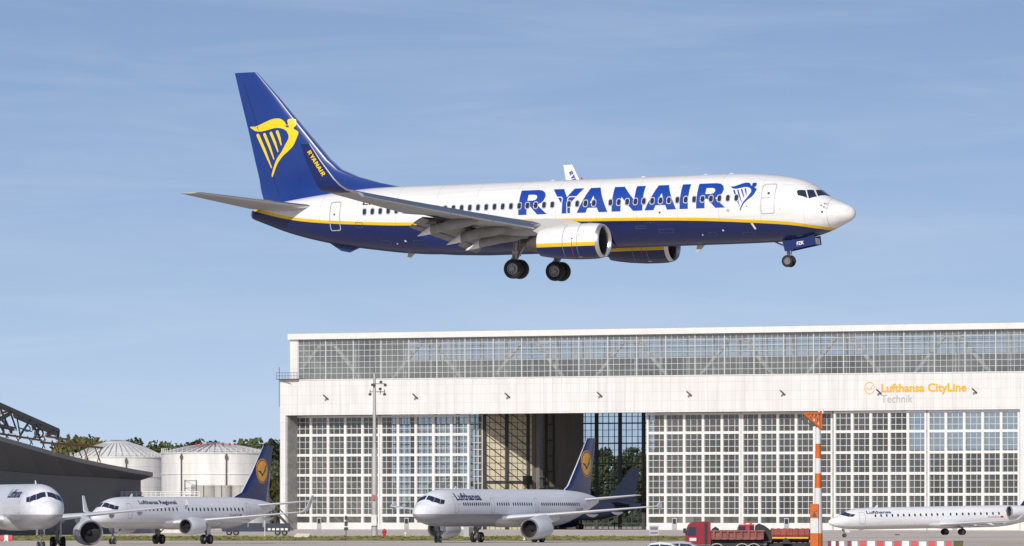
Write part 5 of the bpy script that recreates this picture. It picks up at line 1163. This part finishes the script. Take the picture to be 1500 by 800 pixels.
mb = MB(); mb.prism([(tx2(1186), tz(791)), (tx2(1186), tz(775)), (tx2(1200), tz(775)), (tx2(1205), tz(779)), (tx2(1203), tz(790))], 'y', .1, W_-.1); mb.build('tailgate', M_chas, t2)
mb = MB(); mb.box(tx2(1122), tx2(1196), .4, W_-.4, .6, .95); mb.box(tx2(1124), tx2(1194), .5, W_-.5, .951, tz(795)); mb.build('chassis', M_chas, t2)
for px in (1150, 1186):
    for y in (.3, W_-.3): wheel('wheel', t2, tx2(px), y, .52, .52, .4)
mb = MB(); mb.prism([(tx2(1146), tz(797)), (tx2(1147), tz(790)), (tx2(1151), tz(787.5)), (tx2(1155), tz(791)), (tx2(1160), tz(797))], 'y', -.25, .3); mb.build('fender', M_chas, t2)
D2 = 740; t3 = empty('wheel_loader', PX(1104, D2, -.13), (0, 0, 0), 'red wheel loader with orange beacons behind the tipper body', 'loader')
def t3p(px, y): return ((px-1104)/FPX*D2, ZY(y, D2)+.13)
mb = MB(); mb.prism([t3p(1081, 800), t3p(1080, 777), t3p(1083, 768.5), t3p(1105, 768), t3p(1106, 800)], 'y', 0, 2); cb = mb.build('cab', M_red, t3)
a_, b_ = t3p(1082, 777), t3p(1092, 770.5); mb = MB(); mb.box(a_[0], b_[0], -.03, -.003, a_[1], b_[1]); mb.build('side_window', M_glassd, cb); mb = MB(); a_, b_ = t3p(1098, 777), t3p(1104, 770); mb.box(a_[0], b_[0], -.03, -.003, a_[1], b_[1]); mb.build('side_window', M_glassd, cb)
for px in (1091, 1100): p = t3p(px, 768); mb = MB(); mb.lathe([(0, .1), (.18, .1), (.22, .001)], (p[0], .6, p[1]), 'z', 10); mb.build('beacon', M_or, cb)
mb = MB(); mb.prism([t3p(1106, 800), t3p(1107, 770), t3p(1112, 767), t3p(1120, 770), t3p(1127, 775), t3p(1128, 800)], 'y', .1, 1.9); mb.build('engine_cover', M_chas, t3)
for px in (1086, 1122):
    for y in (.1, 1.9): p = t3p(px, 800); wheel('wheel', t3, p[0], y, .62, .62, .45)
D3 = 735; lo = empty('spoil_heap', PX(1048, D3, -.13), (0, 0, 0), 'dark hump of machinery cover peeking over the front of the dump body', 'cover')
mb = MB(); r = 5.6/FPX*D3; zt_ = ZY(771.5, D3)+.13
mb.lathe([(0, r*1.4), (zt_-.5, r*1.2), (zt_-.18, r*.9), (zt_, .01)], n=16); mb.build('cover', M_chas, lo)
# cars whose roofs show above the lower frame edge
M_silver = mat('silver_car_paint', (.55, .56, .58), .3, metal=.3, var=.05, coat=.5); M_wcar = mat('white_car_paint', (.72, .73, .74), .25, var=.04, coat=.5)
def car(px, D, label, m, l=4.3):
    root = empty('parked_car', PX(px, D, -.13), (0, 0, 0), label, 'car')
    mb = MB(); prof = [(-l/2, .35), (-l/2, .75), (-l*.47, .92), (-l*.25, 1.0), (-l*.12, 1.42), (l*.05, 1.52), (l*.25, 1.46), (l*.44, 1.05), (l*.5, .9), (l/2, .35)]
    V = []; n = len(prof)
    for y, k in ((0, .9), (.12, 1.0), (1.6, 1.0), (1.72, .9)): V += [(x, y, .35+(z-.35)*(k if z > 1.2 else 1)) for x, z in prof]
    mb.add(V, [(j*n+i, j*n+(i+1) % n, j*n+n+(i+1) % n, j*n+n+i) for j in range(3) for i in range(n)]+[tuple(range(n)), tuple(range(3*n, 4*n))], 0, True); b = mb.build('body', m, root, angle=25)
    mb = MB(); mb.add([(-l*.20, -.015, 1.02), (-l*.11, -.015, 1.33), (l*.04, -.015, 1.37), (l*.04, -.015, 1.02)], [(0, 1, 2, 3)]); mb.add([(l*.06, -.015, 1.02), (l*.06, -.015, 1.37), (l*.23, -.015, 1.32), (l*.36, -.015, 1.04)], [(0, 1, 2, 3)]); mb.build('side_window', M_glassd, b)
    mb = MB(); mb.add([(-l*.252, .2, 1.02), (-l*.252, 1.52, 1.02), (-l*.13, 1.5, 1.42), (-l*.13, .22, 1.42)], [(0, 1, 2, 3)]); mb.build('windscreen', M_glassd, b)
    for x in (-l*.31, l*.31):
        for y in (.1, 1.62): wheel('wheel', root, x, y, .32, .32, .2)
    return root
car(962, 615, 'white car with dark windows parked at the left of the tipper truck', M_wcar, 3.9)
car(991, 632, 'silver car half hidden by the red truck cab', M_silver, 3.9)
sg = empty('sign_board', PX(958, 1040, .03), (0, 0, 0), 'small grey sign board on two legs in front of the hangar doors', 'sign')
z0, z1 = ZY(784.5, 1040)-.03, ZY(770, 1040)-.03
mb = MB(); mb.box(-.52, .52, -.05, .05, z0, z1); b = mb.build('board', M_galv, sg)
mb = MB(); mb.box(-.42, .42, -.08, -.052, z0+.65, z1-.15); mb.box(-.42, .42, -.08, -.052, z0+.2, z0+.4); mb.build('panel', mat('dull_blue_panel', (.14, .15, .24), .5, var=.2, scale=3), b)
for x in (-.4, .4): mb = MB(); mb.tube((x, .1, 0), (x, .1, z1-.2), .05, n=6); mb.build('leg', M_gsteel, sg)
# red and white barriers
M_br = mat('barrier_red_plastic', (.52, .06, .07), .5, var=.12, scale=2); M_bw = mat('barrier_white_plastic', (.70, .69, .68), .5, var=.1, scale=2); M_bd = mat('barrier_dark_red_plastic', (.17, .012, .035), .5, var=.1)
def barrier(px, D, wd, h, m, label, group):
    root = empty('road_barrier', PX(px, D), (0, 0, random.uniform(-.05, .05)), label, 'barrier', group); hw = wd/2
    mb = MB(); V = []
    for x in (-hw, hw): V += [(x, -.25, 0), (x, -.25, .12), (x, -.12, h*.45), (x, -.09, h*.93), (x, -.05, h), (x, .05, h), (x, .09, h*.93), (x, .12, h*.45), (x, .25, .12), (x, .25, 0)]
    mb.add(V, [(i, (i+1) % 10, (i+1) % 10+10, i+10) for i in range(10)]+[tuple(range(10)), tuple(range(10, 20))]); mb.build('shell', m, root)
    mb = MB(); mb.box(-hw*.55, hw*.55, -.27, -.2, .02, .1); mb.tube((hw, 0, h*.3), (hw+.05, 0, h*.3), .05, n=6); mb.build('foot_slot', M_tag, root); return root
D = 850; g1 = 'red and white barriers along the apron edge'
seq = [(1215, 'd', 5), (1221, 'w', 6), (1226, 'd', 5), (1233, 'w', 7), (1244, 'd', 5), (1252, 'w', 8), (1264, 'r', 9.5), (1276, 'w', 11), (1289.5, 'r', 10), (1301.5, 'w', 10), (1314.5, 'r', 9.5), (1326.5, 'w', 10), (1339.5, 'r', 9.5), (1351.5, 'w', 10.5), (1365, 'r', 10), (1377.5, 'w', 10), (1389.5, 'r', 9)]
for px, c, wpx in seq:
    barrier(px, D, wpx/FPX*D, .70+random.uniform(-.02, .03), {'d': M_bd, 'w': M_bw, 'r': M_br}[c], {'d': 'narrow dark red barrier at the mast end of the row', 'w': 'white plastic barrier in the red and white row', 'r': 'bright red plastic barrier in the red and white row'}[c], {'d': 'dark red barriers at the mast end', 'w': 'white barriers in the row', 'r': 'bright red barriers in the row'}[c])
ob = empty('equipment_box', PX(1404, D), (0, 0, 0), 'olive green box ending the row of barriers', 'box')
mb = MB(); mb.box(-.42, .42, -.3, .3, 0, .66); mb.build('case', mat('olive_paint', (.09, .085, .025), .6, var=.3, scale=4), ob); mb = MB(); mb.box(-.45, .45, -.33, .33, .66, .74); mb.build('lid', MATS['olive_paint'], ob)
D = 1060
for px, c, lab in ((3, 'r', 'red barrier nearest the left frame edge beside the nose-on jet'), (9, 'w', 'white barrier between two red ones beside the nose-on jet'), (15, 'r', 'red barrier closest to the nose-on jet wheels')):
    barrier(px, D, 5.6/FPX*D, .75, M_br if c == 'r' else M_bw, lab, 'barriers beside the nose-on jet')
# wheel chock on the apron
ck = empty('wheel_chock', PX(1314.5, 1345), (0, 0, 0), 'dark chock lying on the apron under the slim jet', 'chock')
mb = MB(); mb.prism([(-.4, 0), (.4, 0), (.3, .16), (-.3, .16)], 'y', 0, .4); mb.build('block', M_tag, ck)

# ------------------------------------------------------------------ trees
def leaf_mat(name, c1, c2):
    m = bpy.data.materials.new(name); m.use_nodes = True; t = m.node_tree; b = t.nodes['Principled BSDF']; b.inputs['Roughness'].default_value = .8
    g = t.nodes.new('ShaderNodeNewGeometry'); mxn = t.nodes.new('ShaderNodeMix'); mxn.data_type = 'RGBA'; mxn.inputs[6].default_value = (*c1, 1); mxn.inputs[7].default_value = (*c2, 1)
    t.links.new(g.outputs['Random Per Island'], mxn.inputs[0]); t.links.new(mxn.outputs[2], b.inputs['Base Color']); return m
M_leaf = [leaf_mat('green_leaves', (.04, .06, .022), (.09, .115, .045)), leaf_mat('dark_leaves', (.03, .048, .024), (.07, .09, .042)), leaf_mat('yellowing_leaves', (.06, .068, .018), (.11, .10, .025)), leaf_mat('light_green_leaves', (.05, .075, .018), (.10, .12, .03))]
M_bark = mat('bark', (.07, .055, .04), .9, var=.3, scale=3)
def tree_proto(h, rad, seed, leaf, n=2600, lobes=16):
    rnd = random.Random(seed); mb = MB()
    mb.tube((0, 0, 0), (rnd.uniform(-.3, .3), 0, h*.55), .32, .16, n=7)
    cs = []
    for k in range(lobes):
        z = h*(.32+.60*rnd.random()); rr_ = rad*(1-abs(z/h-.55)*1.25)*math.sqrt(rnd.random())*.85; a = rnd.uniform(0, 6.28); c = Vector((rr_*math.cos(a), rr_*math.sin(a), z)); cs.append((c, rad*rnd.uniform(.25, .45)))
        mb.tube((0, 0, h*rnd.uniform(.25, .5)), c, .12, .03, n=5)
    root = empty('tree'); mb.build('trunk', M_bark, root)
    lb_ = MB()
    for _ in range(n):
        c, r = rnd.choice(cs); d = Vector((rnd.gauss(0, 1), rnd.gauss(0, 1), rnd.gauss(0, .8))).normalized()*r*rnd.random()**.35; p = c+d
        if p.z > h: p.z = h-rnd.random()*.5
        u = Vector((rnd.gauss(0, 1), rnd.gauss(0, 1), rnd.gauss(0, 1))).normalized(); v = u.orthogonal().normalized(); s = rnd.uniform(.22, .5)
        lb_.add([p+u*s, p+v*s*.7, p-u*s, p-v*s*.7], [(0, 1, 2, 3)])
    lb_.build('crown', M_leaf[leaf], root); return root
TREES = [tree_proto(14, 5.2, 1, 0), tree_proto(15, 4.2, 2, 1), tree_proto(12, 4.6, 3, 2), tree_proto(13, 5.5, 4, 3), tree_proto(16, 4.8, 5, 1), tree_proto(14, 4.4, 6, 0)]
spec = [  # px, distance, top y, kind, label, label extra
 (95, 2210, 645, 0, 'green tree nearest the roof truss end'), (118, 2150, 638, 2, 'yellowing tree between the roof truss and the white tanks'), (133, 2230, 643, 1, 'dark green tree left of the half hidden tank top'), (148, 2180, 646, 3, 'light green tree peeking over the half hidden tank'),
 (196, 2260, 641, 1, 'dark rounded tree over the right shoulder of the half hidden tank'), (211, 2240, 643, 4, 'tall dark tree beside the half hidden tank'), (228, 2200, 647, 3, 'light green bush-like tree in the gap between the tanks'), (245, 2300, 651, 0, 'low green tree behind the left rim of the round tank'),
 (262, 2320, 650, 1, 'dark small tree above the left roof of the round tank'), (284, 2350, 648, 5, 'green tree left of the red valves'), (304, 2330, 642, 0, 'green tree right behind the red valves'), (316, 2360, 645, 1, 'dark tree just right of the red valves'),
 (357, 2260, 643, 3, 'light green tree above the right roof of the round tank'), (373, 2240, 645, 4, 'dark tree behind the navy tail tip'), (388, 2180, 646, 0, 'green tree between navy tail and hangar corner'), (403, 2100, 642, 1, 'dark tall tree touching the hangar corner'), (396, 1960, 672, 5, 'green low tree beside the hangar corner'), (407, 1900, 705, 2, 'yellowing low tree at the foot of the hangar corner'),
 (862, 2150, 663, 0, 'green tree seen through the rear glass behind the navy tail fin'), (884, 2200, 655, 1, 'dark tree seen through the rear glass right of the navy tail fin'), (905, 2120, 661, 4, 'dark tall tree in the middle of the rear glass'), (926, 2180, 656, 5, 'green tree at the right of the rear glass'), (946, 2140, 662, 0, 'green tree half cut by the closed door beside the rear glass'), (966, 2180, 658, 1, 'dark tree behind the closed door right of the rear glass')]
used = set()
table = {}
for c in COL.objects:
    if c.parent: table.setdefault(c.parent.name, []).append(c)
hts = [14, 15, 12, 13, 16, 14]
for px, D, y, k, lab in spec:
    o = TREES[k] if k not in used else copy_tree(TREES[k], None, table); used.add(k)
    o.location = PX(px, D); s = ZY(y, D)/hts[k]; o.scale = (s*random.uniform(.75, .95), s*random.uniform(.8, 1.0), s); o.rotation_euler = (0, 0, random.uniform(0, 6.28)); tag(o, lab, 'tree', 'trees beyond the tanks and hangar')
# low hedge mass far behind
mb = MB()
for _ in range(9000):
    px = random.uniform(40, 1000); D = random.uniform(2250, 2500); z = random.random()**1.5*(10+4*math.sin(px*.05)+2*math.sin(px*.21)); p = PX(px, D, z); u = Vector((random.gauss(0, 1), random.gauss(0, 1), random.gauss(0, 1))).normalized(); v = u.orthogonal().normalized(); s = random.uniform(.5, 1.1)
    mb.add([p+u*s, p+v*s*.7, p-u*s, p-v*s*.7], [(0, 1, 2, 3)])
tag(mb.build('undergrowth', M_leaf[1]), 'dense dark green belt of undergrowth far behind the tanks', 'undergrowth', kind='stuff')
